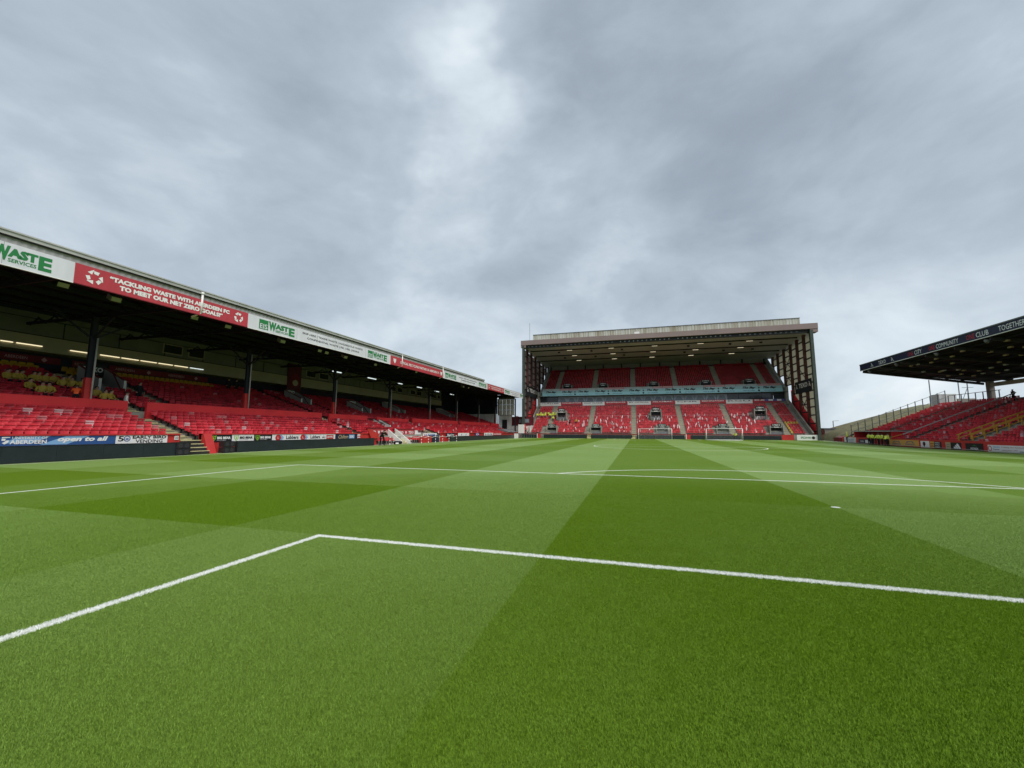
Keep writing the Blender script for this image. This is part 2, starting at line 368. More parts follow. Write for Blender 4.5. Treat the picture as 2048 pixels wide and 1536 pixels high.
# grass blades in the near part of the pitch
def grass_tiles():
    gc = bpy.data.collections.new('grass_tiles')
    for k in range(4):
        n = 5600; a = RNG.random((n, 2))*.5-.25; ang = RNG.random(n)*2*math.pi; h = .011+RNG.random(n)*.014; w = .0012+RNG.random(n)*.0011
        la = RNG.random(n)*2*math.pi; ll = RNG.random(n)*.016
        u = np.stack([np.cos(ang)*w, np.sin(ang)*w], 1); l = np.stack([np.cos(la)*ll, np.sin(la)*ll], 1)
        V = np.zeros((n, 5, 3)); V[:, 0, :2] = a-u; V[:, 1, :2] = a+u; V[:, 2, :2] = a+u*.8+l*.45; V[:, 3, :2] = a-u*.8+l*.45; V[:, 4, :2] = a+l
        V[:, 2, 2] = h*.6; V[:, 3, 2] = h*.6; V[:, 4, 2] = h; V[:, :2, 2] = -.004
        b = np.arange(n)[:, None]*5
        me = bpy.data.meshes.new('grass_tile'); F = [tuple(x) for x in (b+np.array([[0, 1, 2, 3]])).tolist()] + [tuple(x) for x in (b+np.array([[3, 2, 4]])).tolist()]
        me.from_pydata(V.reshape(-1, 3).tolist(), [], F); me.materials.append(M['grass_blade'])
        gc.objects.link(bpy.data.objects.new('grass_tile', me))
    pts = []; rot = []; sc = []
    s = .5; c = Vector((CX, CY, 0))
    for i in range(-60, 61):
        for j in range(-3, 56):
            x = CX+i*s; y = CY+j*s; d = math.hypot(x-CX, y-CY)
            if d > 17: continue
            if d > 1.2:
                v = Vector((x-CX, y-CY, -CZ)); z = v.dot(Fv)
                if z < 0: continue
                if abs(v.dot(R2)/z) > 1.45: continue
            pts.append((x, y, 0)); rot.append((0, 0, random.choice((0, 1, 2, 3))*math.pi/2)); k = max(.05, min(1, 1.25-d/14)); sc.append((1, 1, k))
    me = bpy.data.meshes.new('grass'); me.from_pydata(pts, [], [])
    for nm, dat in (('rot', rot), ('scl', sc)):
        a = me.attributes.new(nm, 'FLOAT_VECTOR', 'POINT'); a.data.foreach_set('vector', np.array(dat, dtype=float).ravel())
    o = link('grass', me); o['kind'] = 'stuff'; o['label'] = 'short mown green grass on the near part of the pitch'; o['category'] = 'grass'
    ng = bpy.data.node_groups.new('grass_nodes', 'GeometryNodeTree')
    ng.interface.new_socket('Geometry', in_out='INPUT', socket_type='NodeSocketGeometry'); ng.interface.new_socket('Geometry', in_out='OUTPUT', socket_type='NodeSocketGeometry')
    gi = ng.nodes.new('NodeGroupInput'); go = ng.nodes.new('NodeGroupOutput'); ip = ng.nodes.new('GeometryNodeInstanceOnPoints'); ci = ng.nodes.new('GeometryNodeCollectionInfo')
    ci.inputs[0].default_value = gc; ci.inputs['Separate Children'].default_value = True; ip.inputs['Pick Instance'].default_value = True
    ng.links.new(gi.outputs[0], ip.inputs['Points']); ng.links.new(ci.outputs[0], ip.inputs['Instance']); ng.links.new(ip.outputs[0], go.inputs[0])
    for nm, s_ in (('rot', 'Rotation'), ('scl', 'Scale')):
        a = ng.nodes.new('GeometryNodeInputNamedAttribute'); a.data_type = 'FLOAT_VECTOR'; a.inputs[0].default_value = nm; ng.links.new(a.outputs[0], ip.inputs[s_])
    md = o.modifiers.new('grass', 'NODES'); md.node_group = ng
grass_tiles()

# ---------------------------------------------------------------- seats
ORD = ['zeroth', 'first', 'second', 'third', 'fourth', 'fifth', 'sixth', 'seventh', 'eighth', 'ninth', 'tenth', 'eleventh', 'twelfth', 'thirteenth', 'fourteenth', 'fifteenth', 'sixteenth', 'seventeenth', 'eighteenth', 'nineteenth']
TENS = {2: ('twenty', 'twentieth'), 3: ('thirty', 'thirtieth'), 4: ('forty', 'fortieth'), 5: ('fifty', 'fiftieth'), 6: ('sixty', 'sixtieth')}
def ordinal(n):
    if n < 20: return ORD[n]
    a, b = divmod(n, 10); return TENS[a][1] if b == 0 else TENS[a][0]+'-'+ORD[b]
SEATC = {'red': (.50, .020, .034), 'bright red': (.64, .038, .055), 'dull red': (.36, .015, .026), 'faded pink': (.52, .16, .17), 'pale pink': (.62, .38, .39), 'deep red': (.30, .006, .014)}
def seat_parts():                       # faces +X, stands on z=0; returns three builders
    b = MB(); w = .208; ys = [-1, -.78, 0, .78, 1]
    def sheet(prof, top):
        G = []
        for k, (px, pz) in enumerate(prof):
            G.append([(px+(.05 if abs(q) == 1 else (.014 if q else 0)), q*w*(.80 if (top and k >= len(prof)-2) else 1), pz-(.045 if (top and k >= len(prof)-2 and abs(q) == 1) else 0)) for q in ys])
        b.add([p for r_ in G for p in r_], [(i*5+j, i*5+j+1, (i+1)*5+j+1, (i+1)*5+j) for i in range(len(G)-1) for j in range(4)])
    sheet([(-.165, .44), (-.185, .55), (-.21, .665)], False)                       # lower panel
    sheet([(-.235, .675), (-.175, .690), (-.185, .74), (-.205, .80), (-.255, .795), (-.26, .70)], True)     # rolled head above the hand slot
    p = MB(); gx = [(-.17, .40), (-.05, .385), (.13, .40), (.205, .405), (.225, .38), (.215, .34)]
    vs = [(x, q*w*1.02, z+(.025 if abs(q) == 1 and x < .2 else 0)) for x, z in gx for q in ys]
    p.add(vs, [(i*5+j, i*5+j+1, (i+1)*5+j+1, (i+1)*5+j) for i in range(len(gx)-1) for j in range(4)])
    l = MB(); l.box(-.06, .05, -.03, .03, 0, .38); l.box(-.16, .14, -.17, .17, .345, .375)
    return b, p, l
def seat_attr(me, c):
    a = me.attributes.new('seat_colour', 'FLOAT_COLOR', 'POINT'); n = len(me.vertices)
    a.data.foreach_set('color', np.tile(np.array([c[0], c[1], c[2], 1.0]), n))
SB, SP, SL = seat_parts()
SEATM = {}
for cn, cc in SEATC.items():
    mb_ = SB.mesh('backrest', ['seat'], smooth=True); seat_attr(mb_, cc); mp_ = SP.mesh('seat_pan', ['seat'], smooth=True); seat_attr(mp_, cc); SEATM[cn] = (mb_, mp_)
SLM = SL.mesh('bracket', ['black'])
def lowseat():                          # the far seats: same outline with fewer faces, [vertices, faces]
    w = .195
    w = .205
    v = [(.22, -w, .36), (.22, w, .36), (.21, w, .41), (.21, -w, .41), (-.17, -w, .40), (-.17, w, .40), (-.20, -w, .68), (-.20, -w*.72, .80), (-.20, w*.72, .80), (-.20, w, .68),
         (-.27, -w*.75, .79), (-.27, w*.75, .79), (-.25, w, .42), (-.25, -w, .42), (.16, -.05, .37), (.16, .05, .37), (.02, .05, 0), (.02, -.05, 0),
         (-.165, -w, .70), (-.165, w, .70), (-.235, -w, .675), (-.235, w, .675)]
    v[6] = (-.225, -w, .66); v[9] = (-.225, w, .66)
    f = [(0, 1, 2, 3), (3, 2, 5, 4), (4, 5, 9, 6), (18, 19, 8, 7), (18, 20, 21, 19), (7, 8, 11, 10), (10, 11, 12, 13), (4, 6, 13), (5, 12, 9), (6, 7, 10, 13), (9, 12, 11, 8), (14, 15, 16, 17)]
    return np.array(v), f
LV, LF = lowseat()
ALLSEATS = []                           # x, y, z, rotation, colour name, info
def pick(pal):
    r = random.random(); s = 0
    for k, p in pal:
        s += p
        if r < s: return k
    return pal[-1][0]

# ================================================================ MAIN STAND (left)
XB = -33.1                              # led boards
MS = thing('grandstand', (-42, 50, 0), 'long dark roofed stand with red seats and sign boards, left of the pitch', 'grandstand')
TD, TR = .72, .235
AIS = [1.7, 21.3, 40.9, 60.5, 80.1, 99.7]
YE = 106.5
def lane(i): return -35.0-TD*i, .95+TR*i            # lower tier
def ulane(i): return -40.5-TD*i, 3.05+TR*i          # upper tier
mb = MB()
for i in range(7):
    x, z = lane(i); mb.box(x-.36-(.0), x+.36, -6, YE, z-.6, z)
for i in range(14):
    x, z = ulane(i); mb.box(x-.36, x+.36, -6, YE, z-.6, z)
mb.box(-51.6, -34.56, -6, YE, -.01, .9)
mb.box(-51.6, -50.2, -6, YE, .9, 6.3)
mb.build('terrace', 'concrete', MS)
VOMS = [(21.85, 23.55, -45.5, -48.3), (42.85, 44.5, -45.5, -48.3), (52.15, 54.2, -43.2, -45.9), (64.2, 66.2, -44.5, -48.0), (85.2, 88.2, -44.5, -48.0)]
LVOM = [(50.4, 51.7, -38.0, -39.85)]
UAIS = [1.4, 20.95, 24.3, 40.6, 45.2, 60.2, 67.1, 79.8, 89.1, 99.4]
def in_vom(x, y):
    for a, b, x0, x1 in VOMS+LVOM:
        if a-.45 < y < b+.25 and x1-.2 < x < x0+1.0: return True
    return False
def step_mesh(w, d, h):
    mb = MB(); mb.box(0, d-.07, -w/2, w/2, 0, h-.004); mb.box(d-.07, d, -w/2-.01, w/2+.01, 0, h, 1); mb.box(d+.27, d+.345, -w/2-.01, w/2+.01, -h*.45, .012, 1); mb.box(0, d+.27, -w/2, w/2, -.05, .006, 0)
    return mb.mesh('step', ['dark_riser', 'step_nosing'])
STM = step_mesh(1.22, .40, TR*.5)
def put_step(me, parent, x, y, z, rot=0):
    o = link('step', me, parent, Vector((x, y, z))-org(parent)); o.rotation_euler = (0, 0, rot)
for a in AIS[1:]:
    for i in range(7): x, z = lane(i); put_step(STM, MS, x-.34, a, z)
for a in UAIS[1:]:
    for i in range(14): x, z = ulane(i); put_step(STM, MS, x-.34, a, z)
# front wall and its openings
mb = MB()
for a, b in ((-6, 20.65), (22.1, 43.3)): mb.box(-34.55, -34.3, a, b, 0, 1.42)
mb.box(-34.3, -34.2, -6, 20.6, 1.335, 1.425); mb.box(-34.3, -34.2, 22.1, 43.3, 1.335, 1.425)
mb.box(-34.55, -34.3, 60.6, YE, 0, 1.42); mb.box(-34.3, -34.12, 60.6, YE, 1.34, 1.46)
mb.build('front_wall', 'red_paint', MS)
mb = MB(); mb.hexa([(-34.3, 22.1, 0), (-33.5, 22.1, 0), (-33.5, 22.72, 0), (-34.3, 22.72, 0), (-34.55, 22.1, 1.4), (-34.1, 22.1, 1.4), (-34.1, 22.72, 1.4), (-34.55, 22.72, 1.4)])
mb.build('stair_cheek', 'red_paint', MS)
mb = MB(); nb = MB()
for i in range(4):
    mb.box(-34.9, -33.35-.3*i, 20.66, 22.08, .24*i, .24*(i+1)-.012); nb.box(-33.35-.3*i-.09, -33.345-.3*i, 20.66, 22.08, .24*(i+1)-.05, .24*(i+1)+.004)
mb.build('entry_steps', 'dark_riser', MS); nb.build('step_nosing', 'step_nosing', MS)
# red wall between the tiers
mb = MB()
ends = [-6]+[v for a in AIS for v in (a-.62, a+.62)]+[YE]
for a, b in zip(ends[::2], ends[1::2]):
    if b-a < 1: continue
    if 46 < (a+b)/2 < 56:
        mb.box(-40.12, -39.9, a, 49.0, 2.3, 3.72); mb.box(-40.12, -39.9, 51.3, b, 2.3, 3.60); continue
    mb.box(-40.12, -39.9, a, b, 2.3, 3.76)
mb.build('dividing_wall', 'red_wall', MS)
# pillars
for k, py in enumerate([6.2, 18.4, 30.45, 42.55, 54.7, 67.3, 79.2, 91.9, 104]):
    pil = MB().box(-40.36, -40.16, py-.17, py+.17, 5.2, 9.5).build('pillar', 'navy_steel', MS)
    MB().box(-40.38, -40.13, py-.2, py+.2, 2.4, 5.2).build('pillar_base', 'dark_red' if k > 3 else 'red_paint', pil)
    q = MB(); q.tube((-40.05, py+.16, 8.0 if k != 2 else 9), (-40.05, py+.16, 3.6), .055, 8); q.build('downpipe', 'pale_steel' , pil, True)
    q = MB()
    for s_ in (-1, 1): q.beam((-40.26, py, 7.9), (-40.26, py+s_*2.2, 9.5), .1, .1)
    q.beam((-40.26, py, 7.9), (-38.3, py, 9.4), .1, .1); q.build('strut', 'navy_steel', pil)
# roof: slopes a little up along the stand as surveyed
def rz(y): return .0105*(y-20)
def hexy(mb, x0, x1, y0, y1, zf0, zf1, zb0, zb1, m=0):   # slab from front x0 to back x1
    mb.hexa([(x0, y0, zf0+rz(y0)), (x1, y0, zb0+rz(y0)), (x1, y1, zb0+rz(y1)), (x0, y1, zf0+rz(y1)), (x0, y0, zf1+rz(y0)), (x1, y0, zb1+rz(y0)), (x1, y1, zb1+rz(y1)), (x0, y1, zf1+rz(y1))], m)
RE = 107.8
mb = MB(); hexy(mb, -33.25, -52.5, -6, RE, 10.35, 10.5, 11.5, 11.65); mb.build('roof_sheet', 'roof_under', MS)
mb = MB()
for x in (-35.2, -37.6, -40.3, -43, -46, -49):
    mb.beam((x, -6, 10.1+rz(-6)+(abs(x)-33)*.05), (x, RE, 10.1+rz(RE)+(abs(x)-33)*.05), .14, .3)
mb.build('purlin', 'navy_steel', MS)
for k in range(18):
    y = 1+k*6.1
    mb = MB(); z = rz(y)
    mb.beam((-33.4, y, 9.8+z), (-51, y, 10.0+z), .14, .2); mb.beam((-33.4, y, 10.3+z), (-51, y, 11.2+z), .14, .2)
    for j in range(9): mb.beam((-33.6-j*1.9, y, 10.3+z), (-34.55-j*1.9, y, 9.85+z), .08, .08); mb.beam((-34.55-j*1.9, y, 9.85+z), (-35.5-j*1.9, y, 10.4+z), .08, .08)
    mb.build('roof_truss', 'navy_steel', MS)
# corrugated fascia
mb = MB(); ys = np.arange(-6, 76.8, .17); vs = []; 
for i, y in enumerate(ys):
    x = -33.12 - (.035 if i % 2 else 0); vs += [(x, y, 10.6+rz(y)), (x, y, 11.02+rz(y)+.08)]
mb.add(vs, [(2*i, 2*i+2, 2*i+3, 2*i+1) for i in range(len(ys)-1)]); mb.build('fascia_cladding', 'cladding', MS)
mb = MB(); hexy(mb, -32.95, -33.5, -6, 76.6, 11.08, 11.26, 11.12, 11.3); mb.build('gutter', 'cladding', MS)
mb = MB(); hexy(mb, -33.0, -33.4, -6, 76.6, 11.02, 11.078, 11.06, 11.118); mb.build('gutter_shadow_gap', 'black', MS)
mb = MB(); hexy(mb, -32.9, -33.5, -6, 76.6, 11.262, 11.34, 11.302, 11.38); mb.build('roof_edge_trim', 'cladding', MS)
mb = MB(); hexy(mb, -33.05, -33.5, 76.6, RE, 10.72, 10.84, 10.8, 10.9); mb.build('roof_edge_trim', 'cladding', MS)
for y in (20.3, 46.1, 57.9):
    mb = MB(); z = rz(y); mb.tube((-32.93, y, 11.1+z), (-32.93, y, 9.75+z), .07, 10); mb.tube((-32.93, y, 9.75+z), (-33.5, y-.2, 9.45+z), .06, 10); mb.tube((-32.93, y, 11.05+z), (-32.93, y, 11.2+z), .1, 10)
    mb.build('drainpipe', 'white', MS, True)
# back of the stand: glazed box, lit band, rear wall
mb = MB(); mb.hexa([(-51.9, -6, 0), (-51.6, -6, 0), (-51.6, YE, 0), (-51.9, YE, 0), (-51.9, -6, 11.3), (-51.6, -6, 11.3), (-51.6, YE, 12.3), (-51.9, YE, 12.3)]); mb.build('rear_wall', 'navy_steel', MS)
mb = MB(); mb.box(-51.6, -50.0, -4, 92, 7.9, 9.15); mb.build('press_box_front', 'cream_wall', MS)
mb = MB(); mb.hexa([(-51.6, -4, 9.152), (-50.1, -4, 9.152), (-50.1, 92, 9.152), (-51.6, 92, 9.152), (-51.6, -4, 11.15), (-50.1, -4, 11.1), (-50.1, 92, 12.1), (-51.6, 92, 12.15)]); mb.build('press_box_wall', 'panel_dark', MS)
mb = MB(); mb.box(-50.08, -49.96, -4, 92, 9.13, 9.2); mb.box(-50.1, -50.0, -4, 92, 10.45, 10.5); mb.build('press_box_rail', 'black', MS)
for y in np.arange(2, 92, 3.9):
    MB().box(-50.1, -50.055, y-.03, y+.03, 9.2, 10.45).build('panel_joint', 'black', MS)
def vomwin(y0, y1, z0, z1):
    w = MB().box(-50.1, -50.06, y0-.1, y1+.1, z0-.1, z1+.1).build('window_frame', 'cream_wall', MS)
    MB().box(-50.06, -50.03, y0, y1, z0, z1).build('pane', 'glass_dark', w)
for a, b in ((29.2, 30.9), (31.7, 33.2), (48.3, 50.0), (50.9, 52.7), (70, 71.6), (72.4, 74), (77.5, 79.2), (80.2, 82), (86, 89), (90, 91)): vomwin(a, b, 9.55, 10.35)
MB().box(-49.98, -49.9, Y(578, -50, 700), Y(605, -50, 700), 7.1, 10.9).build('crest_banner', 'maroon', MS)
fr = Fr((-49.9, Y(578, -50, 700), 7.1), (0, 1, 0)); shape(fr, ngon(1.35, 1.55, .85, 20, 0, 1.0), 'dark_red', MS, .02, 'crest'); shape(fr, ngon(1.35, 1.2, .5, 16, 0, .42), 'cream_wall', MS, .03, 'crest')
# gable end at the far end
mb = MB(); mb.box(-51.6, -40.4, YE-.1, YE+.1, 6.4, 12.35); mb.box(-40.39, -34.5, YE-.1, YE+.1, 10.82, 11.5); mb.build('gable_sheeting', 'navy_steel', MS)
mb = MB(); mb.box(-50.2, -40.5, YE-.3, YE, 3.0, 6.4); mb.build('gable_wall', 'white_wall', MS)
for k in range(3):
    for j in range(4):
        MB().box(-40.0+j*1.12, -40.0+j*1.12+1.06, YE-.05, YE, 6.1+k*1.42, 6.1+k*1.42+1.3).build('windbreak_pane', 'pane_cream', MS)
mb = MB()
for z in (6.05, 7.45, 8.87, 10.3): mb.beam((-40.2, YE-.1, z), (-35.3, YE-.1, z), .1, .08)
mb.box(-40.25, -40.05, YE-.2, YE+.1, 2, 10.5); mb.box(-35.4, -35.1, YE-.2, YE+.1, 0.5, 10.5); mb.build('windbreak_frame', 'black', MS)
MB().box(-40.0, -35.4, YE-.08, YE+.02, 10.35, 10.8).build('windbreak_head', 'grey_steel', MS)

# vomitories
VLAB = ['opening behind the first pillar', 'second opening from the left, between pillars', 'third opening from the left', 'fourth opening, beside the middle pillars', 'fifth opening at the far end']
for (a, b, x0, x1), lab in zip(VOMS, VLAB):
    T = thing('stairway_entrance', (x0, (a+b)/2, 3.0), 'grey walled stairway entrance in the seats, '+lab, 'stairway entrance', 'grey stairway entrances in the covered stand')
    zw = 3.05-(x0+40.5)*.3264; zf = zw+1.12; zb = zf+(x0-x1)*.42
    for y in (a, b):
        mb = MB(); mb.prism([(x0, y-.07, zw-.3), (x0, y-.07, zf-.05), (x1, y-.07, zb), (x1, y-.07, zw+.3)], (0, .14, 0)); w = mb.build('side_wall', 'tunnel_grey', T)
        mb = MB(); mb.beam((x0+.02, y, zf-.02), (x1, y, zb+.03), .18, .06); mb.build('coping', 'dark_red', w)
        MB().box(x0+.002, x0+.06, y-.09, y+.09, zw-.2, zf-.02).build('end_post', 'white', w)
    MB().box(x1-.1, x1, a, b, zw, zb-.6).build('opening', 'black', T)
    hd = MB().box(x1+.02, x1+.16, a-.05, b+.05, zb-.8, zb+.12).build('header_sign', 'black', T)
    fr = Fr((x1+.16, a, zb-.8), (0, 1, 0)); text(fr, 'TEXO', .2, b-a-.15, .34, .76, 'white', T, .01, .04); MB().box(x1+.16, x1+.17, a+.3, b-.5, zb-.72, zb-.64).build('label_strip', 'white', hd)
    q = MB(); q.beam((x0, b-.12, zw+.1), (x0-1.5, b-.12, zb-.4), .05, .07); q.build('handrail', 'dark_red', T)
a, b, x0, x1 = LVOM[0]
T = thing('stairway_entrance', (x0, (a+b)/2, 1.3), 'white walled stairway entrance low in the front seats beside the tunnel steps', 'stairway entrance', 'grey stairway entrances in the covered stand')
for y in (a, b):
    mb = MB(); mb.prism([(x0, y-.07, 1.6), (x0, y-.07, 2.5), (x1, y-.07, 3.35), (x1, y-.07, 1.7)], (0, .14, 0)); w = mb.build('side_wall', 'white_wall', T)
    MB().box(x0+.002, x0+.05, y-.08, y+.08, 1.7, 2.52).build('end_post', 'white', w)
    mb = MB(); mb.beam((x0+.02, y, 2.53), (x1, y, 3.38), .17, .05); mb.build('coping', 'black', w)
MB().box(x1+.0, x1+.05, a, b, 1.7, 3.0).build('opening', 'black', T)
MB().box(x1+.06, x1+.6, a+.08, b-.08, 3.0, 3.08).build('canopy', 'white', T)

# fluorescent tubes on the press box
TU = [(0, 28, 680), (32, 87, 685), (140, 184, 698), (200, 241, 707), (243, 279, 713), (281, 315, 718), (317, 347, 723), (349, 377, 727), (380, 408, 732)]
pos = ['leftmost, cut by the picture edge', 'second from the left', 'left of the first pillar', 'right of the first pillar', 'fourth from the right end', 'third from the right end, above red seats', 'middle of the row of five', 'next to the cold white one', 'cold white one at the right end']
for i, (u0, u1, v) in enumerate(TU):
    p0 = at(u0, v, 0, -49.95); p1 = at(u1, v, 0, -49.95); z = 8.32
    T = thing('strip_light', (-49.95, (p0.y+p1.y)/2, z), 'lit strip light on the dim cream band, '+pos[i], 'strip light', 'lit strip lights along the cream band')
    MB().box(-49.99, -49.93, p0.y, p1.y-.03, z+.03, z+.09).build('housing', 'cream_wall', T)
    MB().box(-49.97, -49.89, p0.y+.02, p1.y-.05, z-.035, z+.028).build('tube', 'lamp_cold' if i == 8 else 'lamp_glow', T)
for i, (u, v, s_) in enumerate([(674, 744, 1), (744, 757, 1.2), (799, 767, 1), (839, 775, 1), (874, 783, 1), (904, 789, 1)]):
    p = at(u, v, 0, -43.5); T = thing('strip_light', p, 'white strip light under the dark roof, '+['above the pole of the third pillar', 'second of the row of six from the left', 'third of the row of six', 'fourth of the row of six', 'fifth of the row of six', 'farthest of the row of six'][i], 'strip light', 'lit strip lights under the far half of the roof')
    MB().box(p.x-.08, p.x+.08, p.y-.9*s_, p.y+.9*s_, p.z+.06, p.z+.14).build('housing', 'grey_steel', T); MB().box(p.x-.07, p.x+.07, p.y-.85*s_, p.y+.85*s_, p.z-.05, p.z+.055).build('tube', 'lamp_cold', T)
# floodlights hanging behind the fascia
FL = [(122, 566), (228, 595), (385, 632), (452, 650), (562, 680), (636, 699), (650, 703), (688, 712), (748, 727), (830, 742), (925, 772), (935, 774)]
for i, (u, v) in enumerate(FL):
    p = at(u, v, 0, -35.0)
    T = thing('floodlight', p, 'floodlight box hung under the roof edge, %s from the left' % ordinal(i+1), 'floodlight', 'floodlights under the left roof edge')
    a = Vector((.25, .0, -.16)); MB().hexa([(p.x-.2, p.y-.28, p.z-.1), (p.x+.18, p.y-.28, p.z-.3), (p.x+.18, p.y+.28, p.z-.3), (p.x-.2, p.y+.28, p.z-.1), (p.x-.1, p.y-.28, p.z+.2), (p.x+.28, p.y-.28, p.z-.02), (p.x+.28, p.y+.28, p.z-.02), (p.x-.1, p.y+.28, p.z+.2)]).build('lamp_box', 'grey_steel' if i % 3 == 1 else 'navy_steel', T)
    MB().hexa([(p.x+.182, p.y-.24, p.z-.27), (p.x+.20, p.y-.24, p.z-.27), (p.x+.20, p.y+.24, p.z-.27), (p.x+.182, p.y+.24, p.z-.27), (p.x+.275, p.y-.24, p.z-.04), (p.x+.295, p.y-.24, p.z-.04), (p.x+.295, p.y+.24, p.z-.04), (p.x+.275, p.y+.24, p.z-.04)]).build('lens', 'lens', T)
    MB().beam((p.x, p.y, p.z+.1), (p.x, p.y, 10.4+rz(p.y)), .05, .05).build('hanger', 'navy_steel', T)

# seats of the main stand
pal_lo = [('red', .56), ('bright red', .28), ('dull red', .08), ('faded pink', .055), ('pale pink', .025)]
pal_up = [('red', .62), ('dull red', .28), ('deep red', .08), ('faded pink', .02)]
def side_info(y):
    a = min(AIS, key=lambda q: abs(q-y)); return a, ('left' if y < a else 'right')
SP_ = .46
YELLOW = []
for tier, nrow, fn in (('lower', 7, lane), ('upper', 14, ulane)):
    for i in range(nrow):
        x, z = fn(i)
        AA = AIS if tier == 'lower' else UAIS
        for a, b in zip(AA[:-1], AA[1:]):
            k = 0
            n = int((b-a-1.3)/SP_)
            for j in range(n):
                y = a+.65+SP_/2+j*SP_
                if in_vom(x, y): continue
                if tier == 'lower' and 43.6 < y < 59.8 and i < (1 if y < 52 else 2): continue
                if tier == 'upper' and i >= 12 and y < 34: YELLOW.append((x, y, z)); continue
                fromr = n-j; ls = (fromr, 'left', b) if fromr < j+1 else (j+1, 'right', a)
                c = pick(pal_lo if tier == 'lower' else pal_up)
                ALLSEATS.append((x, y, z, 0.0, c, (tier, i+1, ls)))
        for j in range(13):                                 # beyond the last aisle
            y = 99.7+.65+SP_/2+j*SP_
            if y < YE-.6 and tier == 'upper' or j < 6: ALLSEATS.append((x, y, z, 0.0, 'red', (tier, i+1, (j+1, 'right', 99.7))))
        if True:
            for j in range(10):
                y = 1.7-.65-SP_*(j+.5); ALLSEATS.append((x, y, z, 0.0, 'red', (tier, i+1, (j+1, 'left', 1.7))))

# led boards
def led(y0, y1, lab):
    T = thing('led_board', (XB, (y0+y1)/2, 0), lab, 'advertising board')
    n = max(1, round((y1-y0)/1.92)); w = (y1-y0)/n
    me = MB().box(-.25, 0, 0, w-.008, .02, .83).mesh('led_panel', ['led_face'])
    for k in range(n): link('led_panel', me, T, (0, y0+k*w-(y0+y1)/2, 0))
    MB().box(XB-.27, XB+.015, y0, y1, .832, .855).build('top_cap', 'black', T)
led(-6, 19.75, 'blank black electronic advertising board nearest on the left, below the blue hoarding')
led(24.0, 41.1, 'blank black electronic board below the row of white and black hoardings, right of the steps')
led(61.5, 98, 'blank black electronic board at the far end of the covered stand')
def speaker(y, lab, n=2):
    T = thing('loudspeaker', (XB-.1, y, 0), lab, 'loudspeaker')
    for k in range(n):
        c = MB().box(XB-.42, XB+.08, y-.45, y+.45, .02+k*.43, .43+k*.43).build('cabinet', 'black', T)
        f_ = Fr((XB+.082, y-.45, .02+k*.43), (0, 1, 0)); shape(f_, ngon(.25, .2, .15, 16), 'dim_cone', c, .004, 'cone'); shape(f_, ngon(.65, .2, .15, 16), 'dim_cone', c, .004, 'cone')
speaker(23.3, 'two stacked black loudspeakers at the foot of the red stair cheek')
speaker(20.05, 'black equipment cases at the end of the left black board, beside the steps')

# ---------------------------------------------------------------- hoardings and roof signs
def board(fr, w, h, bgm, label, name='hoarding', cat='hoarding', group=None, th=.03):
    T = thing(name, fr.p(w/2, 0), label, cat, group)
    mb = MB(); fr.box(mb, 0, w, 0, h, 0, th); mb.build('panel', bgm, T); return T
def LF_(u0, u1, x, z0, z1, v=870): a = Y(u0, x, v); b = Y(u1, x, v); return Fr((x, a, z0), (0, 1, 0)), b-a, z1-z0
def shield(cx, cy, r): return [(cx-r, cy+r), (cx-r*.3, cy+r*.75), (cx, cy+r*.95), (cx+r*.3, cy+r*.75), (cx+r, cy+r), (cx+r*.85, cy-r*.2), (cx, cy-r*1.15), (cx-r*.85, cy-r*.2)]
XH = -34.28; z0, z1 = .66, 1.33
fr = Fr((XH, 9.0, z0), (0, 1, 0)); y_ = Y(230, XH, 880); w = y_-9.0; h = z1-z0
T = board(fr, w, h, 'blue_board', 'blue hoarding with a crest and the words open to all, at the left edge')
shapes(fr, [[(3.9, h), (5.1, h), (4.3, h*.45), (3.3, h*.45)], [(w-2.2, h), (w-1.2, h), (w-2.2, h*.3), (w-3.3, h*.3)]], 'light_blue', T, .034, 'stripe')
a = lambda u: Y(u, XH, 880)-9.0
text(fr, 'UNIVERSITY OF', a(23), a(94), .50, .64, 'white', T, .04, .012); text(fr, 'ABERDEEN', a(19), a(93), .26, .46, 'white', T, .04, .03)
text(fr, 'open to all', a(114), a(215), .28, .62, 'white', T, .04, .045, .25)
shapes(fr, [[(a(2), .55), (a(19), .58), (a(19), .62), (a(2), .62)], [(a(2), .43), (a(10), .43), (a(10), .53), (a(2), .53)], [(a(12), .45), (a(18), .45), (a(15), .32), (a(9), .25), (a(3), .32), (a(8), .37)]], 'white', T, .04)
fr, w, h = LF_(231, 334, XH, z0, z1, 878)
T = board(fr, w, h, 'white', 'white hoarding with black capitals and a small round badge, right of the blue hoarding')
text(fr, '5', w*.04, w*.14, .30, .62, 'text_black', T, .04, .02); shape(fr, ngon(w*.20, .46, .18, 24), 'blue_board', T, .036); shape(fr, ngon(w*.20, .46, .13, 24), 'sign_white', T, .04); shape(fr, ngon(w*.20, .44, .09, 20, 0, .05), 'blue_board', T, .044)
text(fr, 'EARLY BIRD', w*.30, w*.97, .45, .64, 'text_black', T, .04, .035); text(fr, 'VENDING', w*.36, w*.90, .19, .40, 'text_black', T, .04, .02)
fr, w, h = LF_(349, 357, XH, 1.0, 1.26, 872); T = board(fr, w, h, 'white', 'small white plate reading 33 on the red wall beside the steps', 'number_plate', 'sign'); text(fr, '33', w*.12, w*.88, .05, .21, 'text_black', T, .04, .02)
z0, z1 = .80, 1.33
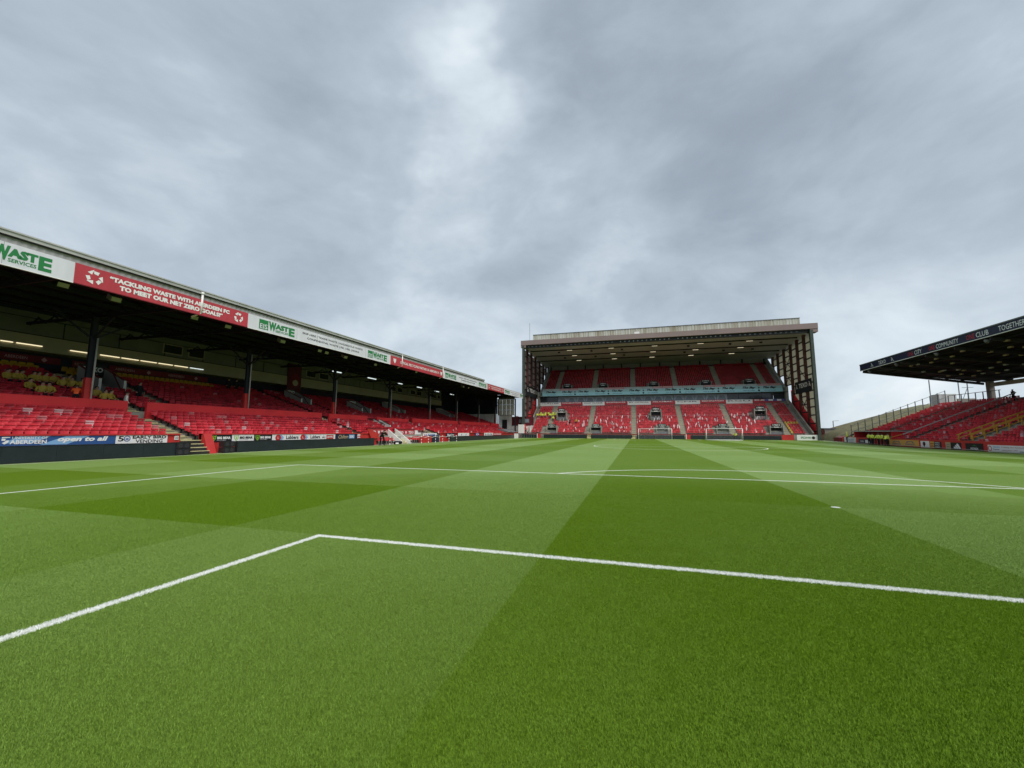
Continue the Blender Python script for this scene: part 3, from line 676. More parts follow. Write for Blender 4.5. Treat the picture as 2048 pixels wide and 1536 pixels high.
def bear(u0, u1, bgm, fg, lab, v=880):
    fr, w, h = LF_(u0, u1, XH, z0, z1, v); T = board(fr, w, h, bgm, lab)
    shape(fr, shield(w*.19, h*.5, .21), 'lime', T, .036); shape(fr, shield(w*.19, h*.5, .14), bgm, T, .04); shape(fr, ngon(w*.19, h*.5, .08, 6), 'lime', T, .044)
    text(fr, 'BIG BEAR', w*.34, w*.94, h*.36, h*.72, fg, T, .04, .06); text(fr, 'MOTORS', w*.34, w*.72, h*.16, h*.27, fg, T, .04)
bear(417, 463, 'black', 'white', 'black hoarding with a green shield and white letters, nearest the red stair cheek')
bear(463, 507, 'white', 'text_black', 'white hoarding with a green shield, between two black ones')
bear(507, 543, 'black', 'white', 'second black hoarding with a green shield, left of the red hexagon board')
fr, w, h = LF_(544, 670, XH, z0-.1, z1, 873); T = board(fr, w, h, 'white', 'long white hoarding with two red hexagons and a red sports logo')
for c in (w*.08, w*.44):
    shapes(fr, [[(c+.1, .08), (c+.35, .08), (c+.62, .33), (c+.35, .58), (c+.1, .58)]], 'light_blue', T, .036); shape(fr, ngon(c, .33, .34, 6, 0, .30), 'red_paint', T, .04); text(fr, 'L', c-.06, c+.08, .24, .42, 'white', T, .046)
text(fr, 'Lubbers', w*.19, w*.37, .20, .52, 'text_black', T, .04, .03); text(fr, 'Lubbers', w*.56, w*.72, .20, .52, 'text_black', T, .04, .03); text(fr, 'sky', w*.76, w*.82, .16, .45, 'text_black', T, .04, .01)
shape(fr, [(w*.835, .14), (w*.965, .14), (w*.965, .52), (w*.835, .52)], 'red_paint', T, .036); text(fr, 'sports', w*.85, w*.95, .19, .45, 'white', T, .042, .02)
shapes(fr, [[(w*.735, .1), (w*.737, .1), (w*.737, .52), (w*.735, .52)]], 'text_grey', T, .04)
fr, w, h = LF_(671, 714, XH, z0-.1, z1, 870); T = board(fr, w, h, 'navy_board', 'navy hoarding with pale script lettering and a white block')
text(fr, 'Chilton', w*.12, w*.56, .14, .54, 'gold', T, .04, .02, .3); shape(fr, [(w*.6, .14), (w*.86, .14), (w*.86, .54), (w*.6, .54)], 'light_blue', T, .036); text(fr, 'SEAL', w*.63, w*.84, .2, .5, 'white', T, .042, .02)
fr, w, h = LF_(715, 725, XH, z0-.1, z1, 868); T = board(fr, w, h, 'white', 'narrow white and red plate ending the row of hoardings beside the red gate'); shapes(fr, [[(0, .1), (w*.5, .1), (w*.5, .2), (0, .2)], [(0, .3), (w*.5, .3), (w*.5, .42), (0, .42)], [(w*.5, 0), (w, 0), (w, .66), (w*.5, .66)]], 'red_paint', T, .036)
# far end hoardings
for (u0, u1, bgm, txt, fg, lab) in [(846, 873, 'white', 'HUNTER', 'blue_board', 'white hoarding with blue capitals behind the rope posts'), (893, 909, 'navy_board', 'BlueOne', 'white', 'navy hoarding with white letters at the far end'), (916, 938, 'white', 'F', 'text_black', 'white hoarding with two small black marks at the far end'), (951, 958, 'purple_board', 'O', 'white', 'small purple and white board at the far end'), (968, 986, 'white', 'LAQ', 'navy_board', 'white hoarding with dark letters next to the red one'), (986, 1003, 'red_board', 'SCOTLAND', 'white', 'red hoarding with white letters, last before the corner')]:
    fr, w, h = LF_(u0, u1, XH+.15, .72, 1.36, 868); T = board(fr, w, h, bgm, lab)
    if txt == 'F':
        for c in (.3, .7): text(fr, 'F', w*c-.25, w*c+.25, .12, .5, fg, T, .04, .03, .5)
    else: text(fr, txt, w*.08, w*.92, .2, .5, fg, T, .04, .03)
# middle part: tunnel wall signs
Y0, Y1 = Y(722, -35.4, 860), Y(777, -35.4, 860)
T = thing('tunnel_wall', (-35.4, 46, 0), 'red and white wall of the players area with white lettering, left of the yellow steps', 'wall')
MB().box(-35.7, -35.42, 43.3, Y1, 1.05, 1.95).build('red_panel', 'red_board', T); MB().box(-35.7, -35.38, 43.3, Y1, .82, 1.048).build('white_band', 'white', T); MB().box(-35.7, -35.43, 43.3, Y1, 0, .818).build('base', 'dark_red', T)
MB().box(-35.9, -35.35, 43.3, Y1, 1.952, 2.02).build('coping', 'dark_red', T)
fr = Fr((-35.42, 43.3, 1.05), (0, 1, 0)); W_ = Y1-43.3
for c in (.16, .78): text(fr, 'TEXO', W_*c-.75, W_*c+.65, .28, .66, 'white', T, .012, .03)
shape(fr, shield(W_*.48, .45, .2), 'white', T, .012)
Y2, Y3 = Y(793, -35.4, 860), Y(830, -35.4, 860)
T = thing('tunnel_wall', (-35.4, 56, 0), 'red and white wall with white lettering, right of the yellow steps', 'wall')
MB().box(-35.7, -35.42, Y2, Y3, 1.0, 1.9).build('red_panel', 'red_board', T); MB().box(-35.7, -35.38, Y2, 60.5, .6, .998).build('white_band', 'white', T); MB().box(-35.7, -35.43, Y2, 60.5, 0, .598).build('base', 'white_wall', T)
MB().box(-35.9, -35.35, Y2, Y3, 1.902, 1.97).build('coping', 'dark_red', T)
for k in range(4): MB().box(-35.69, -35.41, Y3+k*.9, Y3+k*.9+.9, .6, 1.75-k*.3).build('stepped_end', 'white', T)
fr = Fr((-35.42, Y2, 1.0), (0, 1, 0)); W_ = Y3-Y2
for c in (.22, .78): text(fr, 'TEXO', W_*c-.7, W_*c+.7, .28, .66, 'white', T, .012, .03)
shape(fr, shield(W_*.5, .45, .2), 'white', T, .012)
T = thing('player_steps', (-35, (Y1+Y2)/2, 0), 'pale yellow steps rising between white walls at the middle of the covered stand', 'steps')
for k in range(7): MB().box(-36.2-.0, -33.6-.36*k, Y1+.15, Y2-.1, .2*k, .2*k+.2-.01).build('step', 'step_nosing', T)
for y in (Y1, Y2-.0):
    mb = MB(); mb.prism([(-33.3, y-.12, 0), (-33.3, y-.12, .35), (-35.6, y-.12, 2.0), (-35.6, y-.12, 0)], (0, .24, 0)); mb.build('side_wall', 'white_wall', T)
T = thing('angled_gate', (-34.2, 43.6, .8), 'red angled gate panel at the end of the white hoardings', 'gate')
MB().prism([(-34.1, 41.9, .78), (-34.1, 43.4, .78), (-34.1, 43.4, 1.25), (-34.1, 41.5, 1.9), (-34.1, 41.1, 1.9)], (-.08, 0, 0)).build('panel', 'red_paint', T)

# roof signs
XR = -32.98
def rsign(u0, u1, bgm, lab, y0=None, y1=None, hh=1.09):
    a = y0 if y0 is not None else Y(u0, -33, 700); b = y1 if y1 is not None else Y(u1, -33, 760)
    sl = Vector((0, b-a, rz(b)-rz(a))); fr = Fr((XR, a, 9.60+rz(a)), sl, (0, -sl.z, sl.y)); w = sl.length
    T = board(fr, w, hh, bgm, lab, 'roof_sign', 'sign', th=.04)
    for q in np.arange(2.44, w-.3, 2.44): mb = MB(); fr.box(mb, q-.006, q+.006, 0, hh, .0405, .0425); mb.build('joint', 'text_grey', T)
    mb = MB(); fr.box(mb, 0, w, -.05, -.002, -.01, .05); mb.build('bottom_rail', 'white' if bgm != 'red_board' else 'dark_red', T)
    return T, fr, w
def eis(T, fr, c, w, full=True):
    h0 = .10
    shape(fr, [(c, .14), (c+w*.24, .14), (c+w*.24, .93), (c, .93)], 'green_letter', T, .044); text(fr, 'EIS', c+w*.025, c+w*.215, .20, .60, 'sign_white', T, .05, .015)
    text(fr, 'W', c+w*.25, c+w*.46, .20, .95, 'green_letter', T, .046, .07); text(fr, 'AST', c+w*.43, c+w*.81, .42, .88, 'green_letter', T, .046, .07)
    text(fr, 'E', c+w*.82, c+w*1.0, .14, .88, 'green_letter', T, .048, .05); text(fr, 'SERVICES', c+w*.44, c+w*.80, .17, .36, 'green_letter', T, .046, .03)
def recyc(T, fr, c, r):
    cy = .545; L_ = []
    for k in range(3):
        a = math.pi/2+k*2*math.pi/3
        def pt(rad, ang): return (c+rad*math.cos(a+ang), cy+rad*math.sin(a+ang))
        L_ += [[pt(r, -.55), pt(r*.93, .15), pt(r*.52, .15), pt(r*.55, -.75)], [pt(r*1.08, .10), pt(r*.98, .95), pt(r*.45, .75)]]
    shapes(fr, L_, 'white', T, .046, 'recycling_symbol')
T, fr, w = rsign(0, 0, 'sign_white', 'white roof sign with large green letters, cut by the left picture edge', 6.0, 13.5)
c0 = Y(-68, -33, 520)-6.0; cw = Y(101, -33, 545)-6.0-c0; eis(T, fr, c0, cw)
T, fr, w = rsign(148, 495, 'red_board', 'long red roof sign with two lines of white capitals between recycling symbols', 13.5, 23.9)
b_ = lambda u, v=620: Y(u, -33, v)-13.5
recyc(T, fr, b_(188, 555), .40); recyc(T, fr, b_(476, 637), .38)
text(fr, '\u201cTACKLING WASTE WITH ABERDEEN FC', b_(218, 560), b_(458, 625), .60, .90, 'white', T, .046, .06)
text(fr, 'TO MEET OUR NET ZERO GOALS!\u201d', b_(238, 575), b_(444, 632), .20, .50, 'white', T, .046, .06)
T, fr, w = rsign(495, 782, 'sign_white', 'long white roof sign with green logos at both ends and thin dark text', 23.9, 43.45)
b_ = lambda u, v=680: Y(u, -33, v)-23.9
eis(T, fr, b_(517, 650), b_(588, 670)-b_(517, 650)); eis(T, fr, b_(735, 707), b_(773, 720)-b_(735, 707))
text(fr, 'SKIP HIRE | TRADE WASTE | HAZARDOUS WASTE', b_(604, 668), b_(724, 700), .62, .86, 'text_black', T, .046, .02); text(fr, 'CONFIDENTIAL WASTE | FEL | REL | RORO', b_(613, 680), b_(717, 708), .24, .48, 'text_black', T, .046, .02)
T, fr, w = rsign(782, 886, 'red_board', 'red roof sign with one line of white capitals between crests', 43.45, 57.9)
text(fr, 'OFFICIAL RECYCLING PARTNER OF ABERDEEN FC', 2.2, w-1.3, .38, .72, 'white', T, .046, .02); shape(fr, shield(.95, .55, .3), 'white', T, .046); shape(fr, shield(w-.6, .55, .3), 'white', T, .046)
T, fr, w = rsign(886, 975, 'sign_white', 'white roof sign with a green logo at each end, right of the shorter red one', 57.9, 78.2)
eis(T, fr, .8, 4.2); eis(T, fr, w-4.8, 4.2); text(fr, 'SKIP HIRE | TRADE WASTE | HAZARDOUS WASTE', 6.2, w-6, .62, .86, 'text_black', T, .046, .02); text(fr, 'CONFIDENTIAL WASTE | FEL | REL | RORO', 7, w-6.8, .24, .48, 'text_black', T, .046, .02)
T, fr, w = rsign(975, 1008, 'red_board', 'small red roof sign near the far end of the left roof', 78.2, 89.4)
text(fr, 'TACKLING WASTE WITH ABERDEEN FC', 1.8, w-1.8, .6, .85, 'white', T, .046, .02); text(fr, 'TO MEET OUR NET ZERO GOALS', 2.2, w-2.2, .2, .45, 'white', T, .046, .02); recyc(T, fr, 1, .38); recyc(T, fr, w-1, .38)
T, fr, w = rsign(1008, 1050, 'sign_white', 'last white roof sign at the far corner of the left roof', 89.4, 107.6)
eis(T, fr, .6, 3.6); text(fr, 'SKIP HIRE | TRADE WASTE', 5.4, w-6, .55, .8, 'text_grey', T, .046, .01); text(fr, 'CONFIDENTIAL WASTE', 6.4, w-7, .2, .42, 'text_grey', T, .046, .01); eis(T, fr, w-4.6, 3.6)
# dim inner signs on the rear wall below the press box
for i, (u0, u1, v0) in enumerate([(0, 126, 705), (150, 200, 716), (224, 330, 728), (331, 420, 741)]):
    p0 = at(u0, v0, 0, -51.2); p1 = at(u1, v0+(u1-u0)*.15, 0, -51.2)
    fr = Fr((-51.55, p0.y, 7.15), (0, 1, 0)); w = p1.y-p0.y
    T = board(fr, w, .55, 'dark_red', 'dim red sign on the rear wall below the strip lights, %s from the left' % ordinal(i+1), 'wall_sign', 'sign', 'dim red signs on the rear wall')
    text(fr, 'MCDONALD' if i == 1 else 'ABERDEEN', w*.1, w*.45, .16, .40, 'pink_panel', T, .04, .01); shape(fr, ngon(w*.72, .28, .2, 4), 'pink_panel', T, .04)

# ================================================================ FAR STAND
FS = thing('grandstand', (.5, 115, 0), 'tall two tier stand with red seats under a cantilever roof behind the far goal', 'grandstand')
FX0, FX1 = -32.4, 33.4
FA = [-26.7, -15.7, -4.7, 6.75, 17.7, 28.6]
def flane(i): return 107.6+i*.76, 1.2+i*.45           # y,z lower, 17 rows
def fup(i): return 121.6+i*.76, 13.35+i*.515              # upper, 16 rows
mb = MB()
for i in range(17): y, z = flane(i); mb.box(FX0, FX1, y-.38, y+.38, z-.9, z)
mb.box(FX0, FX1, 107.2, 137, -.2, .8); mb.box(FX0, FX1, 120.7, 121.0, 0, 10.2)
mb.build('lower_terrace', 'concrete', FS)
mb = MB()
for i in range(16): y, z = fup(i); mb.box(FX0+.8, FX1-.8, y-.38, y+.38, z-1, z)
mb.box(FX0+.3, FX1-.3, 120.4, 135.2, 12.0, 12.6); mb.build('upper_terrace', 'concrete', FS)
fsm = MB().box(0, .38, -.6, .6, 0, .225).box(-.01, .06, -.61, .61, .226, .235, 1).box(-.37, -.30, -.61, .61, -.01, .006, 1).mesh('step', ['aisle_concrete', 'step_nosing'])
for a in FA:
    for i in range(17): y, z = flane(i); put_step(fsm, FS, a, y-.005, z, math.pi/2)
    for i in range(16): y, z = fup(i); put_step(fsm, FS, a, y-.005, z, math.pi/2)
FV = [(-25.6, 0), (-14.1, 0), (2.0, 0), (15.5, 0), (26.6, 0)]; FM = [(-23.8, 8), (.85, 8), (24.8, 8)]; FU = [(-23.6, 0), (-13.1, 0), (.9, 0), (14.4, 0), (25.0, 0)]
def fvom(x): return any(abs(x-c) < 1.75 for c, _ in FV)
pal_f1 = [('red', .60), ('bright red', .30), ('dull red', .08), ('faded pink', .02)]; pal_f2 = [('red', .35), ('dull red', .35), ('deep red', .3)]  # upper mix darkened in colour to offset the sun reaching that tier
FB = [FX0+.6]+FA+[FX1-.5]
for i in range(17):
    y, z = flane(i)
    for a, b in zip(FB[:-1], FB[1:]):
        n = int((b-a-1.4)/.5)
        for j in range(n):
            x = a+.7+.25+j*(b-a-1.4)/n
            if i < 4 and any(-2.9 < x-c < 1.7 if c < 0 else -2.0 < x-c < 2.2 for c, _ in FV): continue
            if 7 <= i < 12 and any(abs(x-c) < 1.9 for c, _ in FM): continue
            if a > 27 and (i == 5 or (i < 5 and j == 0)): YELLOW.append((x, y, z, 1)); continue
            ALLSEATS.append((x, y, z, -math.pi/2, pick(pal_f1 if i < 9 else pal_f1), None))
for i in range(16):
    y, z = fup(i)
    for a, b in zip([FX0+1.2]+FA, FA+[FX1-1.2]):
        n = int((b-a-1.4)/.5)
        for j in range(n):
            x = a+.7+.25+j*(b-a-1.4)/n
            if i < 4 and any(abs(x-c) < 1.8 for c, _ in FU): continue
            ALLSEATS.append((x, y, z, -math.pi/2, pick(pal_f2), None))
# front wall with led strip, gates
FYW = 106.3
mb = MB(); mb.box(FX0-.8, 29.4, FYW, FYW+.25, .98, 1.22); mb.build('wall_cap', 'dark_red', FS)
segs = [FX0-.6]+[v for a in (-27.9, -15.7, -4.6, 7.3) for v in (a-.5, a+.5)]+[27.0]
for k, (a, b) in enumerate(zip(segs[::2], segs[1::2])):
    T = thing('led_board', ((a+b)/2, FYW, 0), 'blank dark board below the far seats, %s from the left' % ordinal(k+1), 'advertising board', 'dark boards in front of the far stand')
    n = max(1, round((b-a)/2)); w = (b-a)/n; me = MB().box(0, w-.02, -.1, .1, 0, .93).mesh('led_panel', ['led_face'])
    for j in range(n): link('led_panel', me, T, (a+j*w-(a+b)/2, 0, 0))
for x in (-28.7, 7.6):
    T = thing('gate', (x, FYW, 0), 'small red gate in the far wall, '+('near the left corner' if x < 0 else 'between the two goals'), 'gate'); MB().box(x-.35, x+.5, FYW-.16, FYW-.1, 0, 1.1).build('panel', 'red_paint', T); MB().box(x-.5, x-.36, FYW-.18, FYW-.08, 0, 1.2).build('post', 'white', T)
for x in (-15.7, -4.9):
    T = thing('gate', (x, FYW, 0), 'pale concrete gap with steps in the far wall, '+('left one' if x < -9 else 'left of the goal'), 'steps')
    for k in range(4): MB().box(x-.5, x+.5, FYW-.1+k*.25, FYW+.9, .25*k, .25*k+.24).build('step', 'step_nosing', T)
T = thing('gate', (28, FYW, 0), 'bright red gate panel right of the far black boards', 'gate'); MB().box(27.05, 29.4, FYW-.1, FYW, 0, 1.15).build('panel', 'red_paint', T)
fr = Fr((X(1594, FYW-.1, 875), FYW-.1, -.05), (1, 0, 0)); w = X(1637, FYW, 875)-fr.o.x
T = board(fr, w, 1.25, 'white', 'white hoarding with green letters and black disc, right end of the far stand')
text(fr, 'SPECSAVERS', w*.17, w*.66, .42, .85, 'green_letter', T, .04, .03); shape(fr, ngon(w*.76, .62, .33, 20), 'text_black', T, .04)
# vomitory portals
def portal(x, y, z, w, hgt, lab, grp, dark='black', deep=1.6, side=True, surround='tunnel_grey'):
    T = thing('stair_portal', (x, y, z), lab, 'stair portal', grp)
    mb = MB(); mb.box(x-w/2, x+w/2, y-.1, y+deep, z+hgt*.62, z+hgt*.80); mb.build('lintel', surround, T)
    for s_ in (-1, 1):
        mb = MB(); mb.box(x+s_*(w/2+.08)-.08, x+s_*(w/2+.08)+.08, y-.5, y+deep, z, z+hgt*.8); mb.build('cheek', 'concrete', T)
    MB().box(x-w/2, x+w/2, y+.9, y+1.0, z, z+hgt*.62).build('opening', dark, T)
    MB().box(x-w/2, x+w/2, y-.3, y-.2, z, z+hgt*.22).build('gate', 'grey_steel', T)
    hd = MB().box(x-w*.4, x+w*.4, y-.2, y-.1, z+hgt*.72, z+hgt).build('header_sign', 'black', T)
    fr = Fr((x-w*.4, y-.2, z+hgt*.72), (1, 0, 0)); text(fr, 'X TEXO X', w*.08, w*.72, hgt*.08, hgt*.2, 'white', hd, .012, .03); MB().box(x-w*.2, x+w*.18, y-.24, y-.2, z+hgt*.64, z+hgt*.7).build('label_strip', 'white', T)
for k, (c, _) in enumerate(FV): portal(c, 108.2, 1.25, 2.5, 2.5, 'grey stair portal low in the far stand, %s from the left in the front row' % ordinal(k+1), 'front row of stair portals in the far stand')
for k, (c, _) in enumerate(FM): portal(c, 113.2, 5.0, 2.4, 3.1, 'grey stair portal halfway up the lower seats, %s from the left' % ordinal(k+1), 'middle stair portals in the far stand')
for k, (c, _) in enumerate(FU): portal(c, 122.3, 13.5, 2.6, 2.5, 'dark stair portal in the upper tier, %s from the left' % ordinal(k+1), 'upper stair portals in the far stand', surround='green_steel')
mb = MB(); y, z = flane(9); mb.beam((FX0+1, y-.45, z+.75), (FX1-1, y-.45, z+.75), .05, .06); mb.build('walkway_rail', 'pink_panel', FS)
# boxes between the tiers
mb = MB(); mb.box(FX0+.4, FX1-.4, 120.9, 121.2, 9.0, 10.3); mb.build('box_base', 'white_wall', FS)
for i in range(24):
    x0 = FX0+.9+i*2.68; x1 = x0+2.6
    pn = MB().box(x0, x1, 121.0, 121.1, 10.3, 11.95).build('box_window', 'glass_box' if 1 < i < 19 else 'glass_dark', FS)
    if 1 < i < 19: MB().prism([(x0+.2, 120.995, 10.35), (x1-.2, 120.995, 10.35), ((x0+x1)/2+.5, 120.995, 11.5), ((x0+x1)/2-.5, 120.995, 11.5)], (0, -.01, 0)).build('window_shape', 'glass_shape', pn)  # darker trapezoid laid on the glass
mb = MB(); mb.box(FX0+.3, FX1-.3, 119.7, 121, 11.95, 12.1); mb.build('balcony_slab', 'green_steel', FS)
mb = MB()
for x in (FX0+.5, FX1-.5): mb.box(x-.3, x+.3, 119.8, 121.2, 9.0, 13.3)
mb.build('balcony_end', 'concrete', FS)
BN = []
cols = [('red_board', 2.9), ('white', 3.5)]
x = FX0+.9; k = 0
WT = ['', 'HUNTER', 'HALLIBURTON', 'COAST THUNDER', 'SODEXO', 'MY OPTICAL', 'GLOBAL', 'CNR', 'BENRIACH', 'RGU', 'ENERGY', 'BALMORAL']
for k in range(10):
    w_ = 6.3; fr = Fr((x, 120.55, 9.35 if k % 2 else 9.25), (1, 0, 0))
    T = board(fr, w_-.05, .95, 'red_board' if k % 2 else 'white', '%s hoarding on top of the lower seats of the far stand, %s from the left' % ('red' if k % 2 else 'white', ordinal(k+1)))
    text(fr, WT[k+1], .4, w_-.6, .55, .86, 'white' if k % 2 else 'text_grey', T, .04, .03); x += w_
fr = Fr((27.9, 120.45, 9.75), (1, 0, 0)); T = board(fr, 4.7, .55, 'purple_board', 'purple strip with white plates at the right end above the lower seats'); shapes(fr, [[(.9, .08), (1.9, .08), (1.9, .47), (.9, .47)], [(2.8, .08), (3.8, .08), (3.8, .47), (2.8, .47)]], 'white', T, .04)
# cyan fascia with script lettering
fr = Fr((-30.7, 119.7, 12.12), (1, 0, 0)); W_ = 62.6
T = board(fr, W_, .85, 'cyan_board', 'long cyan fascia banner repeating dark script words across the far stand', 'fascia_banner', 'banner'); mb = MB(); fr.box(mb, 0, W_, .852, 1.55, 0, .03); mb.build('upper_strip', 'teal_board', T)
for k in range(13):
    a = 1.2+k*4.75; text(fr, 'The Bay', a, a+3.1, .74, 1.46, 'text_black', T, .036, .05, .45); text(fr, 'FISH & CHIPS' if k % 2 else 'ON THE ROAD', a+.2, a+2.9, .25, .50, 'blue_board', T, .036, .01)
    if k % 2: shape(fr, ngon(a+3.8, .4, .24, 16), 'text_black', T, .036); shape(fr, ngon(a+3.8, 1.1, .2, 12), 'text_black', T, .036)
for k in range(24):
    x0 = -30.6+k*2.6; MB().box(x0, x0+2.5, 120.3, 120.36, 13.4, 14.3).build('parapet_panel', 'pink_panel' if k % 5 in (2, 3) else 'parapet_grey', FS)
# roof
RY0, RY1 = 105.8, 136
mb = MB(); mb.hexa([(FX0-1, RY0+.8, 24.75), (FX1+1.9, RY0+.8, 24.75), (FX1+1.9, RY1, 23.2), (FX0-1, RY1, 23.2), (FX0-1, RY0+.8, 25.2), (FX1+1.9, RY0+.8, 25.2), (FX1+1.9, RY1, 25.2), (FX0-1, RY1, 25.2)])
mb.build('roof_soffit', 'soffit', FS)
mb = MB(); mb.box(FX0-1.15, FX1+2.1, RY0, RY0+.7, 24.95, 26.2); mb.build('roof_fascia', 'pink_fascia', FS)
mb = MB(); mb.box(FX0-1.15, FX0+.2, RY0+.1, RY0+2, 24.3, 24.948); mb.box(FX1+.6, FX1+2.1, RY0+.1, RY0+2, 24.2, 24.948)
mb.build('fascia_end', 'pink_fascia', FS)
mb = MB(); vs = []; xs = np.arange(-30.9, 33.3, .32)
for i, x in enumerate(xs): vs += [(x, 109+(.06 if i % 2 else 0), 26.0), (x, 109.0+(.06 if i % 2 else 0), 28.35)]
mb.add(vs, [(2*i, 2*i+2, 2*i+3, 2*i+1) for i in range(len(xs)-1)]); mb.box(-30.9, 33.2, 109.1, 116, 26, 28.34); mb.build('roof_clerestory', 'rust_cladding', FS)
MB().box(-30.95, 33.25, 108.9, 109.0, 28.3, 28.42).build('clerestory_trim', 'grey_steel', FS)
mb = MB(); mb.box(FX0-1, FX1+1.9, RY0+.5, RY1, 25.2, 26.0); mb.build('roof_deck', 'grey_steel', FS)
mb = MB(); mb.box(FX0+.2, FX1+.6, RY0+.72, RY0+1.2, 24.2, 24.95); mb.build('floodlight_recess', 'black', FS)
fl = MB(); fl.tube((0, 0, 0), (0, .22, .12), .17, 12, 0, .10); flm = fl.mesh('floodlight_lamp', ['lens'], smooth=True)
fb = MB().box(-.2, .2, 0, .2, -.13, .13).mesh('floodlight_lamp', ['grey_steel'])
for k in range(62):
    x = FX0+.9+k*1.05
    if k % 13 == 9: continue
    rnd = 22 < k < 46
    T = thing('roof_floodlight', (x, RY0+.66, 24.55), 'small floodlight under the far roof edge, %s from the left' % ordinal(k+1), 'floodlight', 'floodlights under the front edge of the far roof')
    link('lamp', flm if rnd else fb, T, (0, -.05, 0)); 
mb = MB()
for y in (112, 118.5, 125): z = 24.75-(y-RY0)*.0513; mb.box(FX0, FX1, y, y+.3, z-.25, z+.02)
mb.build('roof_beam', 'black', FS)
k = 0
for row, (y, us) in enumerate(((112.6, [(1139, 698), (1222, 693), (1309, 688), (1401, 684), (1499, 679)]), (119.2, [(1149, 711), (1226, 706), (1306, 702), (1391, 698), (1481, 694)]), (125.8, [(1158, 722), (1229, 719), (1304, 715), (1382, 712), (1463, 708)]))):
    for j, (u, v) in enumerate(us):
        x = X(u, y, v); z = 24.72-(y-RY0)*.0513-.14
        T = thing('ceiling_light', (x, y, z), 'lit rectangular light on the far ceiling, %s row, %s from the left' % (ordinal(row+1), ordinal(j+1)), 'ceiling light', 'lit lights on the far roof ceiling')
        MB().box(x-.75, x+.75, y-.2, y+.2, z+.03, z+.14).build('housing', 'grey_steel', T); MB().box(x-.7, x+.7, y-.16, y+.16, z-.04, z+.028).build('diffuser', 'lamp_warm', T)
for rw, (y, us) in enumerate(((113.4, (1118, 1183, 1244, 1377, 1461, 1523)), (120.2, (1130, 1191, 1248, 1369, 1447, 1505)))):
    for ju, u in enumerate(us):
        x = X(u, y, 705); z = 24.7-(y-RY0)*.0513; T = thing('roof_speaker', (x, y, z-.5), 'small black loudspeaker on the %s far roof beam, %s from the left' % (('front', 'rear')[rw], ordinal(ju+1)), 'loudspeaker', 'black loudspeakers on the far roof beams')
        MB().box(x-.3, x+.3, y-.2, y+.2, z-.62, z-.26).build('cabinet', 'black', T)
# back slot of daylight panels
for i in range(11):
    x0 = -31+i*5.75; MB().box(x0+.1, x0+5.55, 134.9, 135.0, 22.0, 23.2).build('rear_light_strip', 'pane_cream', FS); MB().box(x0-.18, x0+.08, 134.4, 134.9, 21.9, 23.5).build('rear_post', 'navy_steel', FS)
mb = MB(); mb.box(FX0, FX1, 135.2, 135.5, 0, 25); mb.build('rear_wall', 'navy_steel', FS)
# gables
def gable(x, ys_, sgn, panem, name):
    T = MS and None
    def zs(y): return 1.5+max(0, (y-107))*.62 if y < 121 else 13.3+(y-121)*.66+.5
    for k, y in enumerate(ys_):
        mb = MB(); mb.box(x-.3, x+.3, y-.36, y+.36, -.2, 24.75-(y-RY0)*.0513)
        mb.build('gable_column', 'green_steel' if k == 0 else ('brown_steel' if sgn > 0 or k < 5 else 'brown_steel'), FS)
        if k == len(ys_)-1: break
        y2 = ys_[k+1]; mbf = MB()
        base = {0: 2.0, 1: 6.5, 2: 9.5, 3: 14.0, 4: 17.0, 5: 20.5, 6: 22}[k]
        z = base
        while z < 24.2-(y-RY0)*.0513:
            zt = min(z+1.72, 24.4-(y2-RY0)*.0513)
            MB().box(x+sgn*.2-.03, x+sgn*.2+.03, y+.35, y2-.35, z, zt).build('gable_pane', panem, FS)
            mbf.beam((x-.02*sgn, y, z-.06), (x-.02*sgn, y2, z-.06), .2, .26); z += 1.85
        if k in (1, 3):
            mbf.beam((x-.1*sgn, y, base), (x-.1*sgn, y2, base+3.6), .1, .1); mbf.beam((x-.1*sgn, y2, base+3.6), (x-.1*sgn, y, base+7.4), .1, .1); mbf.beam((x-.1*sgn, y, base+7.4), (x-.1*sgn, y2, base+11), .1, .1)
            mbf.beam((x-.1*sgn, y2, base), (x-.1*sgn, y, base+3.6), .1, .1); mbf.beam((x-.1*sgn, y, base+3.6), (x-.1*sgn, y2, base+7.4), .1, .1)
        mbf.build('gable_frame', 'black', FS)
    mb = MB(); mb.prism([(x-.1, 107, 0), (x-.1, 121, 0), (x-.1, 121, 12.5), (x-.1, 107, 3.0)], (.2, 0, 0)); mb.build('gable_base', 'red_wall', FS)
    mb = MB(); mb.beam((x-sgn*1.0, 106.6, 1.3), (x-sgn*1.0, 121, 10.0), .3, .9); mb.build('stringer', 'concrete', FS)
    mb = MB(); mb.beam((x-sgn*1.6, 120.6, 13.0), (x-sgn*1.6, 134.5, 22.9), .5, 1.0); mb.build('stringer', 'parapet_grey', FS)
gable(34.2, [106.2, 110.5, 114.9, 119.4, 124.4, 129.4, 134.0], 1, 'pane_cream', 'right')
gable(-32.9, [106.2, 110.2, 115.0, 120.0, 125.6, 131, 135.5], -1, 'pane_pink', 'left')
